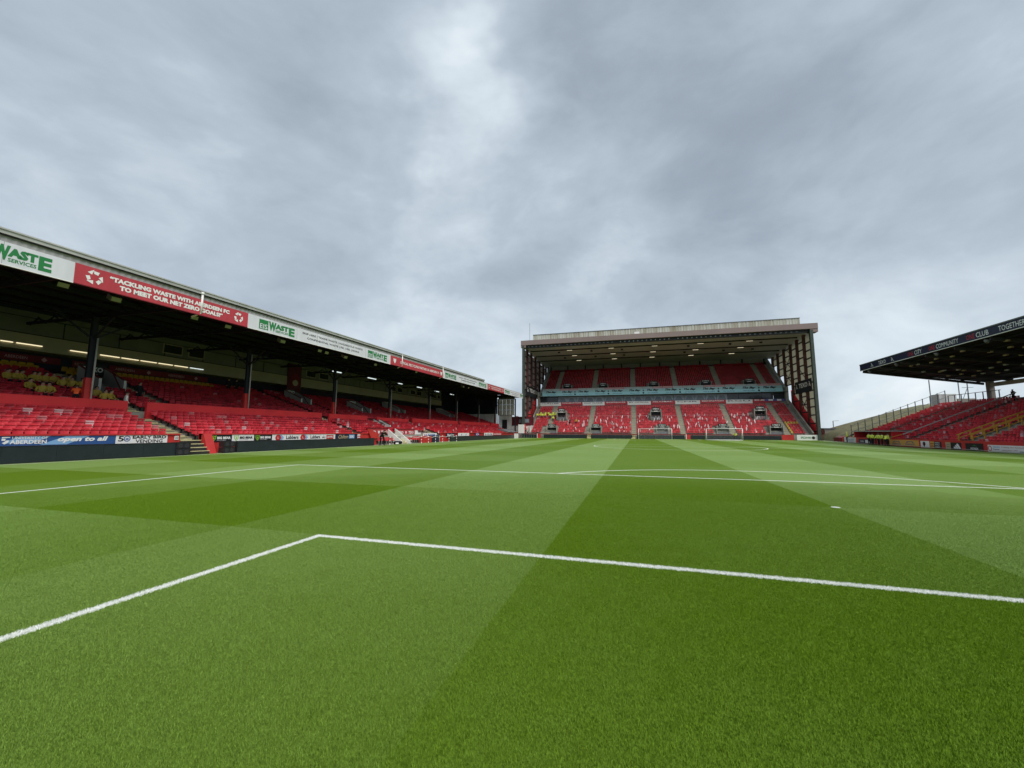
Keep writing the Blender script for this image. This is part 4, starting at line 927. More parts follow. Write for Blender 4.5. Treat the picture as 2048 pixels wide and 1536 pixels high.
for sgn, (u0, u1, v0, v1) in ((1, (1590, 1624, 755, 779)), (-1, (1053, 1076, 768, 790))):
    xx = 33.7 if sgn > 0 else -32.4
    if sgn > 0: ya, yb = Y(u1, xx, 770), Y(u0, xx, 770); fr = Fr((xx, yb, 11.0), (0, -1, 0))
    else: ya, yb = Y(u0, xx, 780), Y(u1, xx, 780); fr = Fr((xx, ya, 11.4), (0, 1, 0))
    w = yb-ya; T = board(fr, w, 2.9, 'black', 'black hanging sign with white capitals on the %s gable of the far stand' % ('right' if sgn > 0 else 'left'), 'gable_sign', 'sign')
    text(fr, 'TEXO', w*.24, w*.76, 1.2, 2.3, 'white', T, .04, .03); text(fr, '\u03bb', w*.06, w*.17, 1.2, 2.3, 'white', T, .04, .03); text(fr, '\u03bb', w*.83, w*.94, 1.2, 2.3, 'white', T, .04, .03)
T = thing('antenna_mast', (-31.6, 108, 26), 'thin antenna mast on the left corner of the far roof', 'antenna'); MB().tube((-31.6, 108, 26), (-31.6, 108, 31.5), .05, 6).build('pole', 'grey_steel', T)
T = thing('camera_cabin', (-3.3, 107.5, 26.2), 'small white box on the front edge of the far roof', 'cabin'); MB().box(-3.9, -2.7, 107, 108, 26.2, 27.0).build('body', 'white', T)

# goals
def goal(x, y, w, lab, portable, depth=2.0):
    T = thing('goal', (x, y, drop(x, y)), lab, 'goal'); z = drop(x, y)
    for s_ in (-1, 1): mb = MB(); mb.tube((x+s_*w/2, y, z), (x+s_*w/2, y, z+2.44), .06, 10); mb.build('post', 'white', T, True)
    mb = MB(); mb.tube((x-w/2-.06, y, z+2.44), (x+w/2+.06, y, z+2.44), .06, 10); mb.build('crossbar', 'white', T, True)
    if portable:
        mb = MB(); mb.tube((x-w/2, y, z+.06), (x+w/2, y, z+.06), .07, 8)
        for s_ in (-1, 1): mb.tube((x+s_*w/2, y, z+.06), (x+s_*w/2, y+1.6, z+.06), .06, 8); mb.tube((x+s_*w/2, y, z+2.44), (x+s_*w/2, y+1.6, z+.06), .05, 8)
        mb.tube((x-w/2, y+1.6, z+.06), (x+w/2, y+1.6, z+.06), .06, 8); mb.build('frame', 'white', T, True)
    else:
        mb = MB()
        for s_ in (-1, 1): mb.tube((x+s_*w/2, y+2.4, z), (x+s_*w/2, y+2.4, z+2.5), .04, 8)
        mb.build('net_pole', 'black', T, True)
    mb = MB(); yb = y+(1.6 if portable else 2.2)
    for k in range(int(w/.24)+1):
        a = x-w/2+k*.24; mb.beam((a, yb, z+.05), (a, yb if not portable else y, z+2.4), .012, .012)
    for k in range(11):
        zz = z+.1+k*.23; yy = yb if not portable else y+1.6*(1-(k*.23+.1)/2.44); mb.beam((x-w/2, yy, zz), (x+w/2, yy, zz), .012, .012)
        for s_ in (-1, 1): mb.beam((x+s_*w/2, y, zz), (x+s_*w/2, yy, zz), .012, .012)
    mb.build('net', 'net', T)
goal(0, PL, 7.32, 'white goal with a net on the far goal line, left of the other goal', False)
goal(13.6, 96.5, 6.9, 'portable white goal with a base frame, right of the far goal line goal', True)

# ================================================================ RIGHT STAND
RS = thing('grandstand', (44, 60, 0), 'open stand of red seats under a dark cantilever roof on the right', 'grandstand')
RYE = 96.0; RXF = 34.3
def rlane(i): return 35.0+i*.74, .22+i*.325
NR = 20
mb = MB()
for i in range(NR): x, z = rlane(i); mb.box(x-.37, x+.37, 20, RYE, z-.8, z)
mb.box(34.35, 52, 20, RYE-.2, -.42, .2); mb.build('terrace', 'concrete', RS)
mb = MB(); mb.hexa([(RXF, 20, -.6), (RXF+.25, 20, -.6), (RXF+.25, RYE, -.6), (RXF, RYE, -.6), (RXF, 20, .62), (RXF+.25, 20, .62), (RXF+.25, RYE, .9), (RXF, RYE, .9)]); mb.build('front_wall', 'red_paint', RS)
RA = [50.5, 65.3, 77.2, 88.5]
rsm = MB().box(0, .37, -.65, .65, 0, .165).mesh('step', ['aisle_concrete'])
for a in RA:
    for i in range(NR): x, z = rlane(i); put_step(rsm, RS, x, a, z)
pal_r = [('red', .20), ('bright red', .66), ('dull red', .03), ('faded pink', .08), ('pale pink', .03)]  # mix brightened in colour to make up for the shade under this roof
for i in range(NR):
    x, z = rlane(i); ed = [20]+RA+[RYE-.2]
    for a, b in zip(ed[:-1], ed[1:]):
        a_ = a+(1.3 if abs(a-65.3) < .1 else .8); b_ = b-(1.3 if abs(b-65.3) < .1 else .8); n = int((b_-a_)/.5)
        for j in range(n):
            y = a_+.25+j*.5
            if i < 5 and 80.5 < y < 94.5: continue
            if y < 44: continue
            ALLSEATS.append((x, y, z, math.pi, pick(pal_r), None))
# railing pairs
T = thing('railing', (36, 65.3, .7), 'yellow handrails on both sides of the stairs in the right stand', 'railing')
for dy in (-1.1, 1.1):
    mb = MB(); y = 65.3+dy; mb.beam((34.7, y, 1.45), (46, y, 6.35), .09, .12); mb.build('handrail', 'yellow_rail', T); mb = MB(); mb.beam((34.7, y, 1.0), (46, y, 5.9), .06, .08); mb.build('handrail', 'yellow_rail', T)
    for k in range(10): x = 34.9+k*1.2; MB().box(x-.05, x+.05, y-.05, y+.05, .45+(x-35)*.44, 1.4+(x-34.7)*.434).build('post', 'yellow_rail', T)
T = thing('railing', (36, 77.2, .7), 'plain grey rail beside the second stairs in the right stand', 'railing'); mb = MB(); mb.beam((34.7, 77.4, 1.5), (48.5, 77.4, 7.6), .08, .12); mb.build('handrail', 'pale_steel', T)
for k in range(9): x = 35+k*1.6; MB().box(x-.03, x+.03, 77.37, 77.43, .5+(x-35)*.44, 1.5+(x-34.7)*.442).build('post', 'grey_steel', T)
# roof
RF0, RF1 = 20, 88.7
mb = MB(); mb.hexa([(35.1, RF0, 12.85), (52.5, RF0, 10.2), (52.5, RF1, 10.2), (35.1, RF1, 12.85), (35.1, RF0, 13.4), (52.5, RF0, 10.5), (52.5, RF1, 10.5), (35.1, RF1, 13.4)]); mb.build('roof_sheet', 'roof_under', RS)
mb = MB(); mb.box(35.0, 35.1, RF0, RF1, 12.75, 12.83); mb.build('fascia_rail', 'white', RS)
mb = MB(); mb.box(34.95, 35.2, RF0, RF1, 13.82, 13.95); mb.build('fascia_cap', 'grey_steel', RS)
for k in range(12):
    y = RF1-.3-k*5.6; mb = MB(); mb.beam((35.3, y, 12.6), (52, y, 9.95), .2, .4); mb.build('roof_beam', 'beam_grey', RS)
mb = MB()
for j in range(8): x = 36.5+j*2.1; z = 12.85-(x-35.1)*.152-.12; mb.beam((x, RF0, z), (x, RF1, z), .1, .16)
mb.build('purlin', 'navy_steel', RS)
for k in range(7):
    y = 86.8-k*8.6; MB().box(51.4, 52.1, y-.35, y+.35, 6.9, 10.2).build('roof_post', 'stone', RS)
mb = MB(); mb.box(51.5, 52.0, 20, 87.2, 9.3, 9.9); mb.build('rear_beam', 'concrete', RS)
mb = MB(); mb.box(50.2, 52.3, 20, 76, -.4, 9.3); mb.build('rear_wall', 'stone', RS)
mb = MB(); mb.box(50.2, 52.3, 76, RYE-.2, -.4, 7.0); mb.build('rear_bank_wall', 'stone', RS)
rs = np.random.default_rng(3)
for k in range(54):
    x = 36.3+rs.random()*12; y = RF1-3-rs.random()*36; z = 12.85-(x-35.1)*.152-.42
    T = thing('roof_lamp', (x, y, z), 'small pale lamp on the underside of the right roof', 'lamp', 'small lamps on the underside of the right roof')
    MB().box(x-.12, x+.12, y-.28, y+.28, z-.05, z+.12).build('body', 'gold' if k % 3 else 'pale_steel', T)
for k, y in enumerate((86.5, 78.6, 69.5, 61.0, 54.3)):
    T = thing('floodlight', (35.5, y, 12.4), 'round lamp hanging just below the right roof edge, %s from the left' % ordinal(k+1), 'floodlight'); mb = MB(); mb.tube((35.3, y, 12.35), (35.6, y, 12.55), .28, 12, 0, .15); mb.build('lamp', 'grey_steel', T, True); MB().beam((35.6, y, 12.5), (35.6, y, 12.8), .05, .05).build('bracket', 'black', T)
# fascia lettering
fr = Fr((35.05, RF1, 12.84), (0, -1, 0)); W_ = RF1-RF0
T = board(fr, W_, .97, 'navy_board', 'long navy fascia sign with white and red capitals along the right roof edge', 'fascia_sign', 'sign')
def c_(u, v): return RF1-Y(u, 35, v)
for s_, u0, u1, v, m_ in (('\u03bb', 1741, 1746, 727, 'white'), ('TEXO', 1756, 1771, 722, 'white'), ('\u03bb', 1781, 1787, 716, 'white'), ('ONE', 1815, 1826, 707, 'red_paint'), ('CITY', 1828, 1843, 702, 'white'), ('ONE', 1857, 1869, 695, 'red_paint'), ('COMMUNITY', 1871, 1917, 688, 'white'), ('ONE', 1932, 1949, 675, 'red_paint'), ('CLUB', 1951, 1977, 668, 'white'), ('TOGETHER', 1996, 2052, 655, 'white')):
    text(fr, s_, c_(u0, v), c_(u1, v), .18, .78, m_, T, .036, .005)
# hoardings on the right wall
def rboard(u0, u1, bgm, lab, v=890, zb=-.25, zt=.62):
    a = Y(u0, RXF, v); b = Y(u1, RXF, v); fr = Fr((RXF-.002, a, zb), (0, -1, 0)); w = a-b; T = board(fr, w, zt-zb, bgm, lab); return T, fr, w, zt-zb
T, fr, w, h = rboard(1689, 1712, 'white', 'white hoarding behind the lone steward, left end of the right wall', 880, -.12, .85); text(fr, 'PRIMARY', w*.1, w*.9, .5, .7, 'light_blue', T, .04, .01); text(fr, 'ENERGY', w*.2, w*.8, .2, .4, 'light_blue', T, .04, .01)
T, fr, w, h = rboard(1718, 1748, 'navy_board', 'dark hoarding with white letters, partly behind the group of stewards', 884, -.15, .6); text(fr, 'CNR', w*.1, w*.35, .2, .5, 'white', T, .04, .02); shape(fr, [(w*.45, .1), (w*.75, .1), (w*.75, .6), (w*.45, .6)], 'white', T, .036)
T, fr, w, h = rboard(1779, 1838, 'orange_board', 'long yellow hoarding with two grey arched logos on the right wall', 886, -.22, .66)
for c in (.27, .72): shapes(fr, [[(w*c-.9, .45), (w*c-.7, .7), (w*c+.7, .7), (w*c+.9, .45), (w*c+.6, .45), (w*c+.45, .58), (w*c-.45, .58), (w*c-.6, .45)], [(w*c-1.1, .28), (w*c+1.1, .28), (w*c+1.1, .36), (w*c-1.1, .36)], [(w*c-1.1, .15), (w*c+1.1, .15), (w*c+1.1, .22), (w*c-1.1, .22)]], 'text_grey', T, .036)
T, fr, w, h = rboard(1842, 1859, 'white', 'white hoarding with a black pin shaped mark', 889, -.3, .6); shapes(fr, [ngon(w*.42, .52, .28, 16), [(w*.42-.24, .42), (w*.42+.24, .42), (w*.42, .06)]], 'text_black', T, .036); shape(fr, ngon(w*.42, .5, .14, 10), 'dark_red', T, .04)
T, fr, w, h = rboard(1861, 1869, 'orange_board', 'small orange hoarding with dark bars left of a black one', 890, -.3, .56); shapes(fr, [[(w*.1, .2), (w*.9, .2), (w*.9, .3), (w*.1, .3)], [(w*.1, .5), (w*.9, .5), (w*.9, .6), (w*.1, .6)]], 'dark_red', T, .036)
T, fr, w, h = rboard(1869, 1883, 'black', 'black hoarding with three pale lines of text', 891, -.32, .56); 
for k in range(3): text(fr, 'ENERGY', w*.15, w*.85, .12+k*.26, .26+k*.26, 'white', T, .04, .02)
T, fr, w, h = rboard(1892, 1902, 'gold', 'small brown hoarding below the foot of the yellow railing', 892, -.35, .52); shapes(fr, [[(w*.2, .3), (w*.8, .3), (w*.8, .4), (w*.2, .4)], [(w*.2, .55), (w*.8, .55), (w*.8, .65), (w*.2, .65)]], 'text_grey', T, .036)
T, fr, w, h = rboard(1902, 1923, 'black', 'black hoarding with three slanted white stripes', 893, -.35, .52)
for k in range(3):
    a = w*.36+k*.36*1.1; hh = .28+k*.20; shapes(fr, [[(a, .08), (a+.34, .08), (a+.34-hh*.75, .08+hh), (a-hh*.75+.06, .08+hh*.86)]], 'white', T, .036)
T, fr, w, h = rboard(1932, 1967, 'black', 'black hoarding with white capitals below a dark green chevron', 896, -.38, .5); text(fr, 'PETREX', w*.3, w*.74, .14, .36, 'white', T, .04, .03); shape(fr, [(w*.36, .5), (w*.52, .7), (w*.68, .5), (w*.52, .58)], 'green_letter', T, .036)
T, fr, w, h = rboard(1977, 2070, 'white', 'long white hoarding with round red badge and faint red text, right picture edge', 899, -.42, .38)
shape(fr, ngon(w*.05, .42, .26, 16, 0, .3), 'red_board', T, .036); shape(fr, ngon(w*.05, .42, .17, 16, 0, .2), 'white', T, .04); text(fr, 'ABERDEEN', w*.12, w*.28, .52, .66, 'light_blue', T, .04, .01); text(fr, 'Property', w*.12, w*.27, .24, .42, 'text_grey', T, .04, .03)
text(fr, 'Letting the football do the', w*.32, w*.98, .48, .68, 'pink_panel', T, .04, .01); text(fr, 'talking since 1903', w*.32, w*.66, .16, .36, 'pink_panel', T, .04, .01); text(fr, 'www.homes', w*.7, w*.98, .12, .26, 'text_black', T, .04, .02)
T = thing('red_shelter', (35.5, 86, 0), 'open fronted red dugout shelter with a flat pale roof behind the stewards', 'shelter')
MB().box(34.7, 37.6, 80.7, 93.2, 1.92, 2.05).build('roof', 'pale_steel', T); MB().box(37.3, 37.5, 81.0, 93, .2, 1.92).build('back_wall', 'red_board', T)
for y in (81.0, 92.8): MB().box(35.0, 37.4, y-.08, y+.08, .2, 1.918).build('side_wall', 'red_wall', T)
MB().box(36.4, 36.9, 81.3, 92.5, .5, .62).build('bench', 'dark_red', T)
T = thing('railing', (35, 80, 1), 'thin yellow sloping rail beside the red shelter', 'railing'); MB().beam((34.6, 81.0, .9), (36.5, 78.2, 2.0), .06, .06).build('bar', 'yellow_rail', T)

# hill and fences at the right corner
mb = MB(); HX = [34.6, 35.2, 36.5, 38.6, 41.4, 44, 46.7, 50.2, 53.6, 58, 64, 75]; HZ = [-.3, 1.2, 2.1, 3.1, 4.1, 5.0, 5.84, 6.85, 7.7, 8.2, 8.4, 8.4]; HY = [97.3, 99, 101, 103, 105, 108, 112, 118, 126]; HK = [.72, .80, .88, .95, 1, 1, .93, .7, .2]
nh = len(HY); mb.add([(x, y, z*k-.12+.06*math.sin(x*2.1+y*1.3)) for x, z in zip(HX, HZ) for y, k in zip(HY, HK)], [(i*nh+j, (i+1)*nh+j, (i+1)*nh+j+1, i*nh+j+1) for i in range(len(HX)-1) for j in range(nh-1)])
tag(mb.build('hill', 'hill_grass', smooth=True), kind='structure')
T = thing('boundary_fence', (36, 97, 0), 'tall steel post fence climbing the bank beside the right stand', 'fence')
for k in range(14):
    x = 36.2+k*1.17; z = .55+(x-35)*.42
    MB().box(x-.05, x+.05, 96.6, 96.7, z-1.4, z+2.2).build('post', 'fence_steel', T)
for zz in (2.1, .9): mb = MB(); mb.beam((36.2, 96.62, .55+.5+zz-.1), (51.4, 96.62, .55+16.4*.42+zz), .05, .07); mb.build('rail', 'grey_steel', T)
T = thing('boundary_fence', (51, 90, 7), 'level steel railing along the top of the right stand, left of the roof post', 'fence')
for k in range(8): y = 95.5-k*1.6; MB().box(51.1, 51.2, y-.05, y+.05, 6.9, 8.6).build('post', 'fence_steel', T)
mb = MB(); mb.beam((51.15, 95.5, 8.55), (51.15, 84, 8.55), .07, .09); mb.build('rail', 'fence_steel', T)
T = thing('timber_rail', (34, 98, 0), 'low yellowish timber rail running up the grass bank', 'fence'); mb = MB(); mb.beam((36, 98.4, .8), (50, 98.4, 6.6), .06, .14); mb.build('rail', 'gold', T)
T = thing('grey_cabin', (50.5, 98, 7), 'pale grey cabin at the top of the fence on the bank', 'cabin'); MB().box(50.6, 53.2, 96.9, 99, 6.2, 9.0).build('body', 'pale_steel', T); MB().box(53.3, 56, 96.9, 99, 6.2, 8.1).build('annex', 'stone', T)
for i, (u, v0, v1, dist, lab) in enumerate([(1863, 760, 800, 140, 'thin mast above the pale grey cabin'), (1922, 760, 806, 140, 'thin mast in the middle of the gap below the right roof'), (1940, 765, 806, 140, 'mast with crossed stays nearest the stone roof post'), (1669, 842, 868, 160, 'street lamp on the horizon left of the bank')]):
    b = at(u, v1+10, 1, dist); t_ = at(u, v0, 1, dist); T = thing('mast' if i < 3 else 'street_lamp', (b.x, b.y, b.z), lab, 'mast' if i < 3 else 'street lamp')
    mb = MB(); mb.tube(b, (b.x, b.y, t_.z), .12, 6); mb.build('pole', 'grey_steel', T)
    if i == 2: mb = MB(); mb.beam((b.x-1.2, b.y, b.z+5.5), (b.x+1.2, b.y, b.z+5.5), .1, .1); mb.beam((b.x-2.5, b.y, b.z-1), (b.x, b.y, b.z+5.5), .1, .1); mb.build('stay', 'grey_steel', T)
    if i == 3: mb = MB(); mb.beam((b.x-.1, b.y, t_.z), (b.x+1.6, b.y, t_.z+.1), .15, .1); mb.build('arm', 'grey_steel', T)
T = thing('low_hut', (36.5, 108, 0), 'low grey and red hut beside the right end of the far stand', 'hut'); MB().box(35.6, 38.2, 107, 110, -.3, 2.4).build('body', 'stone', T); MB().box(35.4, 38.4, 106.9, 110.2, 2.4, 2.7).build('roof', 'slate', T)
T = thing('red_bins', (35, 99, 0), 'low dark red boxes on the path between the hut and the white hoarding', 'crates')
MB().box(34.2, 35.6, 96.8, 99.5, -.2, .75).build('box', 'dark_red', T); MB().box(34.1, 35.5, 97, 97.8, .75, 1.1).build('lid', 'pink_panel', T)

# corner between main stand and far stand
T = thing('corner_wall', (-38.7, 108, 3), 'tall white wall behind the windbreak in the left corner, with a dark doorway', 'wall'); MB().box(-40.6, -36.85, 108.62, 109, 3.32, 6.3).build('wall_face', 'white_wall', T)
T = thing('corner_cabin', (-36.5, 112, 0), 'white cabin with a dark red windowed upper part in the left corner', 'cabin')
MB().box(-40.6, -31.6+.2, 108.6, 112, 0, 3.3).build('lower_wall', 'white_wall', T)
up = MB().box(-36.8, -31.5, 108.5, 112, 3.3, 5.7).build('upper_wall', 'maroon', T); w_ = MB().box(-34.8, -31.9, 108.45, 108.5, 4.0, 5.1).build('window', 'grey_steel', up); MB().box(-34.6, -32.1, 108.4, 108.45, 4.15, 4.95).build('pane', 'glass_box', w_)
fr = Fr((-34.2, 108.58, 1.4), (1, 0, 0)); shapes(fr, [[(0, .8), (1.6, .8), (1.6, 1.1), (0, 1.1)], [(.1, .3), (1.5, .3), (1.5, .6), (.1, .6)], [(.3, 1.3), (1.3, 1.3), (1.3, 1.6), (.3, 1.6)]], 'red_board', T, .02, 'wall_sign')
MB().box(-39.6, -38.2, 108.5, 108.6, .8, 4.9).build('doorway', 'black', T)
T = thing('white_screen', (-31.8, 106.5, 0), 'blank white screen box on a trestle at the left corner flag', 'screen')
MB().box(X(1037, 104, 850), X(1049, 104, 850), 103.8, 104, 1.25, 3.5).build('panel', 'white', T)
mb = MB()
for k in range(7): x = -33.2+k*.62; mb.tube((x, 103.7, 0), (x, 103.7, 1.2), .04, 6)
mb.box(-33.4, -29.3, 103.5, 104.0, 1.18, 1.25); mb.build('trestle', 'grey_steel', T)
T = thing('white_locker', (-32.2, 100, 0), 'small white locker standing by the far corner of the left boards', 'locker'); MB().box(-33.0, -32.2, 97.8, 98.8, 0, 1.1).build('body', 'white', T); MB().box(-32.99, -32.21, 97.9, 98.7, 1.1, 1.2).build('lid', 'pale_steel', T)
T = thing('covered_dugout', (-35, 100, 0), 'dark curved plastic shelter roof at the far end of the left seats', 'shelter')
mb = MB(); mb.prism([(-37.5, 96, 1.6), (-33.9, 96, 1.5), (-33.9, 96, 1.65), (-36, 96, 2.3), (-37.6, 96, 2.3)], (0, 7, 0)); mb.build('cover', 'grey_steel', T)
T = thing('stone_house', (-45, 190, 0), 'distant grey stone terrace houses with slate roofs, between the two stands', 'house')
MB().box(-62, -40, 188, 198, -2, 4.6).build('wall', 'stone', T)
mb = MB(); mb.prism([(-62, 188, 4.6), (-62, 198, 4.6), (-62, 193, 8)], (22, 0, 0)); mb.build('roof', 'slate', T)
for k in range(7): MB().box(-60.5+k*3, -59.2+k*3, 187.9, 188, 1.5, 3.4).build('window', 'glass_box', T)
for k in range(3): MB().box(-60+k*8, -59+k*8, 192, 194, 7, 9.2).build('chimney', 'stone', T)

# rope posts, dugout seats
def rpost(x, y, i):
    T = thing('rope_post', (x, y, 0), 'white and red banded rope post on the touchline, %s from the left' % ordinal(i), 'post', 'rope posts beside the dugout')
    for k in range(5): MB().tube((x, y, k*.2), (x, y, k*.2+.2), .05, 8).build('band', 'white' if k % 2 == 0 else 'dark_red', T)
PO = [(780, 886), (822, 885), (843, 884.5), (857, 884), (871, 883), (885, 882), (898, 881.5), (913, 881)]
prev = None
for i, (u, v) in enumerate(PO):
    y = Y(u, -32.9, 880); rpost(-32.9, y, i+1)
    if prev is not None: 
        T = thing('rope', (-32.9, (y+prev)/2, .9), 'white rope sagging between the %s and %s rope posts' % (ordinal(i), ordinal(i+1)), 'rope'); mb = MB(); m_ = (y+prev)/2
        mb.tube((-32.9, prev, .93), (-32.9, m_, .75), .025, 6); mb.tube((-32.9, m_, .75), (-32.9, y, .93), .025, 6); mb.build('cord', 'white', T)
    prev = y
for grp, (u0, u1, xx) in enumerate(((752, 789, -34.2), (812, 843, -34.2))):
    a, b = Y(u0, xx, 880), Y(u1, xx, 880); n = int((b-a)/.55)
    for j in range(n):
        y = a+.3+j*.55
        if Y1-.2 < y < Y2+.1: continue
        T = thing('bench_seat', (xx, y, .1), 'red bucket seat in the technical area %s the yellow steps, %s from the left' % (('left of', 'right of')[grp], ordinal(j+1)), 'seat', 'red bucket seats in the technical area')
        link('backrest', SEATM['bright red'][0], T); link('seat_pan', SEATM['bright red'][1], T); link('leg', SLM, T)
def table(x, y, lab):
    T = thing('folding_table', (x, y, 0), lab, 'table'); MB().box(x-.3, x+.3, y-.8, y+.8, .70, .74).build('top', 'pale_steel', T)
    for a in (-.25, .25):
        for b in (-.7, .7): MB().box(x+a-.02, x+a+.02, y+b-.02, y+b+.02, 0, .7).build('leg', 'grey_steel', T)
T = thing('blue_dugout', (-34, 66, 0), 'dark blue box with an open front behind the rope posts', 'shelter'); MB().box(-34.1, -33.4, Y(862, -33.6, 875), Y(876, -33.6, 875), 0, 1.0).build('body', 'navy_board', T); MB().box(-34.1, -33.3, Y(862, -33.6, 875), Y(876, -33.6, 875), 1.0, 1.06).build('lid', 'blue_board', T)
T = thing('red_box', (-33.5, 62, 0), 'red box between the bucket seats and the dark blue dugout', 'box'); MB().box(-34.1, -33.4, Y(845, -33.6, 875), Y(861, -33.6, 875), 0, .95).build('body', 'red_paint', T)
T = thing('equipment_bag', (-32.6, 0, 0), 'black holdall lying open on the grass by the yellow steps', 'bag'); p = at(797, 888, 2, 0); by = Y(797, -32.8, 886); T.location = (-32.8, by, 0); ORG[T.name] = Vector((-32.8, by, 0))
mb = MB(); mb.tube((-32.8, by-.8, .22), (-32.8, by+.6, .22), .22, 10, 0, .18); mb.build('body', 'dark_cloth', T, True); mb = MB(); mb.tube((-32.6, by-.9, .12), (-32.5, by-.5, .12), .11, 8); mb.build('towel', 'white', T, True)

# ---------------------------------------------------------------- people
def pose_mesh(name, J, E):
    """one continuous skinned body: J joint -> (x,y,z,r); E edges"""
    names = list(J); me = bpy.data.meshes.new(name); me.from_pydata([J[k][:3] for k in names], [(names.index(a), names.index(b)) for a, b in E], [])
    o = bpy.data.objects.new(name, me); COL.objects.link(o); sk = o.modifiers.new('skin', 'SKIN'); sk.use_smooth_shade = True
    for i, k in enumerate(names): sv = me.skin_vertices[0].data[i]; sv.radius = (J[k][3], J[k][3]*(J[k][4] if len(J[k]) > 4 else 1)); sv.use_root = (k == 'pelvis')
    sb = o.modifiers.new('sub', 'SUBSURF'); sb.levels = 1; sb.render_levels = 1; return o, names
EDG = [('pelvis', 'belly'), ('belly', 'chest'), ('chest', 'neck'), ('neck', 'head'), ('head', 'crown'), ('head', 'nose'), ('chest', 'sl'), ('sl', 'el'), ('el', 'hl'), ('hl', 'fl'), ('chest', 'sr'), ('sr', 'er'), ('er', 'hr'), ('hr', 'fr'),
       ('pelvis', 'pl'), ('pl', 'kl'), ('kl', 'al'), ('al', 'tl'), ('pelvis', 'pr'), ('pr', 'kr'), ('kr', 'ar'), ('ar', 'tr')]
def J_(pelvis, chest, head, sl, el, hl, pl, kl, al, tl, sr=None, er=None, hr=None, kr=None, ar=None, tr=None):
    mir = lambda p: (p[0], -p[1], p[2]); P = Vector(pelvis); C = Vector(chest); H = Vector(head)
    sr = sr or mir(sl); er = er or mir(el); hr = hr or mir(hl); kr = kr or mir(kl); ar = ar or mir(al); tr = tr or mir(tl)
    J = {'pelvis': (*P, .13), 'belly': (*(P*.5+C*.5), .13), 'chest': (*C, .145), 'neck': (*(C*.45+H*.55), .055), 'head': (*H, .085), 'crown': (*(H+(H-C).normalized()*.13), .075), 'nose': (H.x+.10, H.y, H.z+.01, .018)}
    def ext(a, b, l): a = Vector(a); b = Vector(b); return b+(b-a).normalized()*l
    for s, (a, b, c, d, e, f_, g) in (('l', (sl, el, hl, pl, kl, al, tl)), ('r', (sr, er, hr, mir(pl), kr, ar, tr))):
        J['s'+s] = (*a, .07); J['e'+s] = (*b, .052); J['h'+s] = (*c, .036); J['f'+s] = (*ext(b, c, .11), .03); J['p'+s] = (*d, .095); J['k'+s] = (*e, .068); J['a'+s] = (*f_, .045); J['t'+s] = (*g, .04)
    return J
POSES = {
 'stand': J_((0, 0, .95), (0, 0, 1.36), (.03, 0, 1.60), (0, .18, 1.42), (-.02, .25, 1.15), (.10, .25, .93), (0, .09, .90), (.03, .11, .50), (0, .12, .09), (.15, .14, .05)),
 'sit': J_((0, 0, .50), (-.02, 0, .90), (.05, 0, 1.14), (-.01, .18, .95), (.10, .24, .70), (.33, .15, .60), (.05, .09, .50), (.44, .12, .50), (.42, .12, .09), (.56, .13, .04)),
 'lean': J_((0, 0, .95), (.14, 0, 1.33), (.24, 0, 1.55), (.14, .18, 1.38), (.26, .24, 1.14), (.42, .16, 1.10), (0, .09, .90), (.04, .11, .50), (0, .12, .09), (.15, .14, .05)),
 'crouch': J_((-.10, 0, .36), (.20, 0, .72), (.38, 0, .92), (.20, .18, .76), (.36, .24, .52), (.55, .12, .60), (-.08, .10, .36), (.30, .18, .50), (.05, .16, .09), (.20, .18, .05)),
 'bend': J_((-.12, 0, .88), (.25, 0, 1.16), (.45, 0, 1.27), (.25, .18, 1.19), (.42, .24, .95), (.62, .12, 1.0), (-.10, .10, .84), (.05, .14, .48), (-.02, .16, .09), (.14, .18, .05)),
 'keeper': J_((0, 0, .90), (.10, 0, 1.28), (.18, 0, 1.50), (.10, .18, 1.34), (.20, .34, 1.20), (.40, .30, 1.22), (0, .10, .86), (.12, .20, .50), (-.02, .26, .09), (.14, .29, .05)),
}
tmp = {k: pose_mesh(k, J, EDG) for k, J in POSES.items()}
bpy.context.view_layer.update(); dg = bpy.context.evaluated_depsgraph_get()
BODY = {}
for k, (o, names) in tmp.items():
    me = bpy.data.meshes.new_from_object(o.evaluated_get(dg)); J = POSES[k]
    bones = [(Vector(J[a][:3]), Vector(J[b][:3]), a, b) for a, b in EDG]; mi = []
    for p in me.polygons:
        c = p.center; best = 9; bn = None
        for a, b, na, nb_ in bones:
            ab = b-a; t_ = max(0, min(1, (c-a).dot(ab)/ab.length_squared)); d = (c-(a+ab*t_)).length
            if d < best: best = d; bn = (na, nb_)
        s = {bn[0], bn[1]}
        if s & {'head', 'crown', 'nose'} or bn in (('hl', 'fl'), ('hr', 'fr')): mi.append(2)
        elif bn[1][0] in 'kat' and bn[1][0:1] in ('k', 'a', 't') and bn[1] in ('kl', 'kr', 'al', 'ar', 'tl', 'tr') or bn[1] in ('pl', 'pr'): mi.append(1)
        else: mi.append(0)
    BODY[k] = (me, mi)
for o, _ in tmp.values(): bpy.data.objects.remove(o)
PM = {}
def body_mesh(pose, top, bottom):
    key = (pose, top, bottom)
    if key not in PM:
        me = BODY[pose][0].copy(); me.materials.clear()
        for m_ in (top, bottom, 'skin'): me.materials.append(M[m_])
        me.polygons.foreach_set('material_index', BODY[pose][1]); me.polygons.foreach_set('use_smooth', [True]*len(me.polygons)); PM[key] = me
    return PM[key]
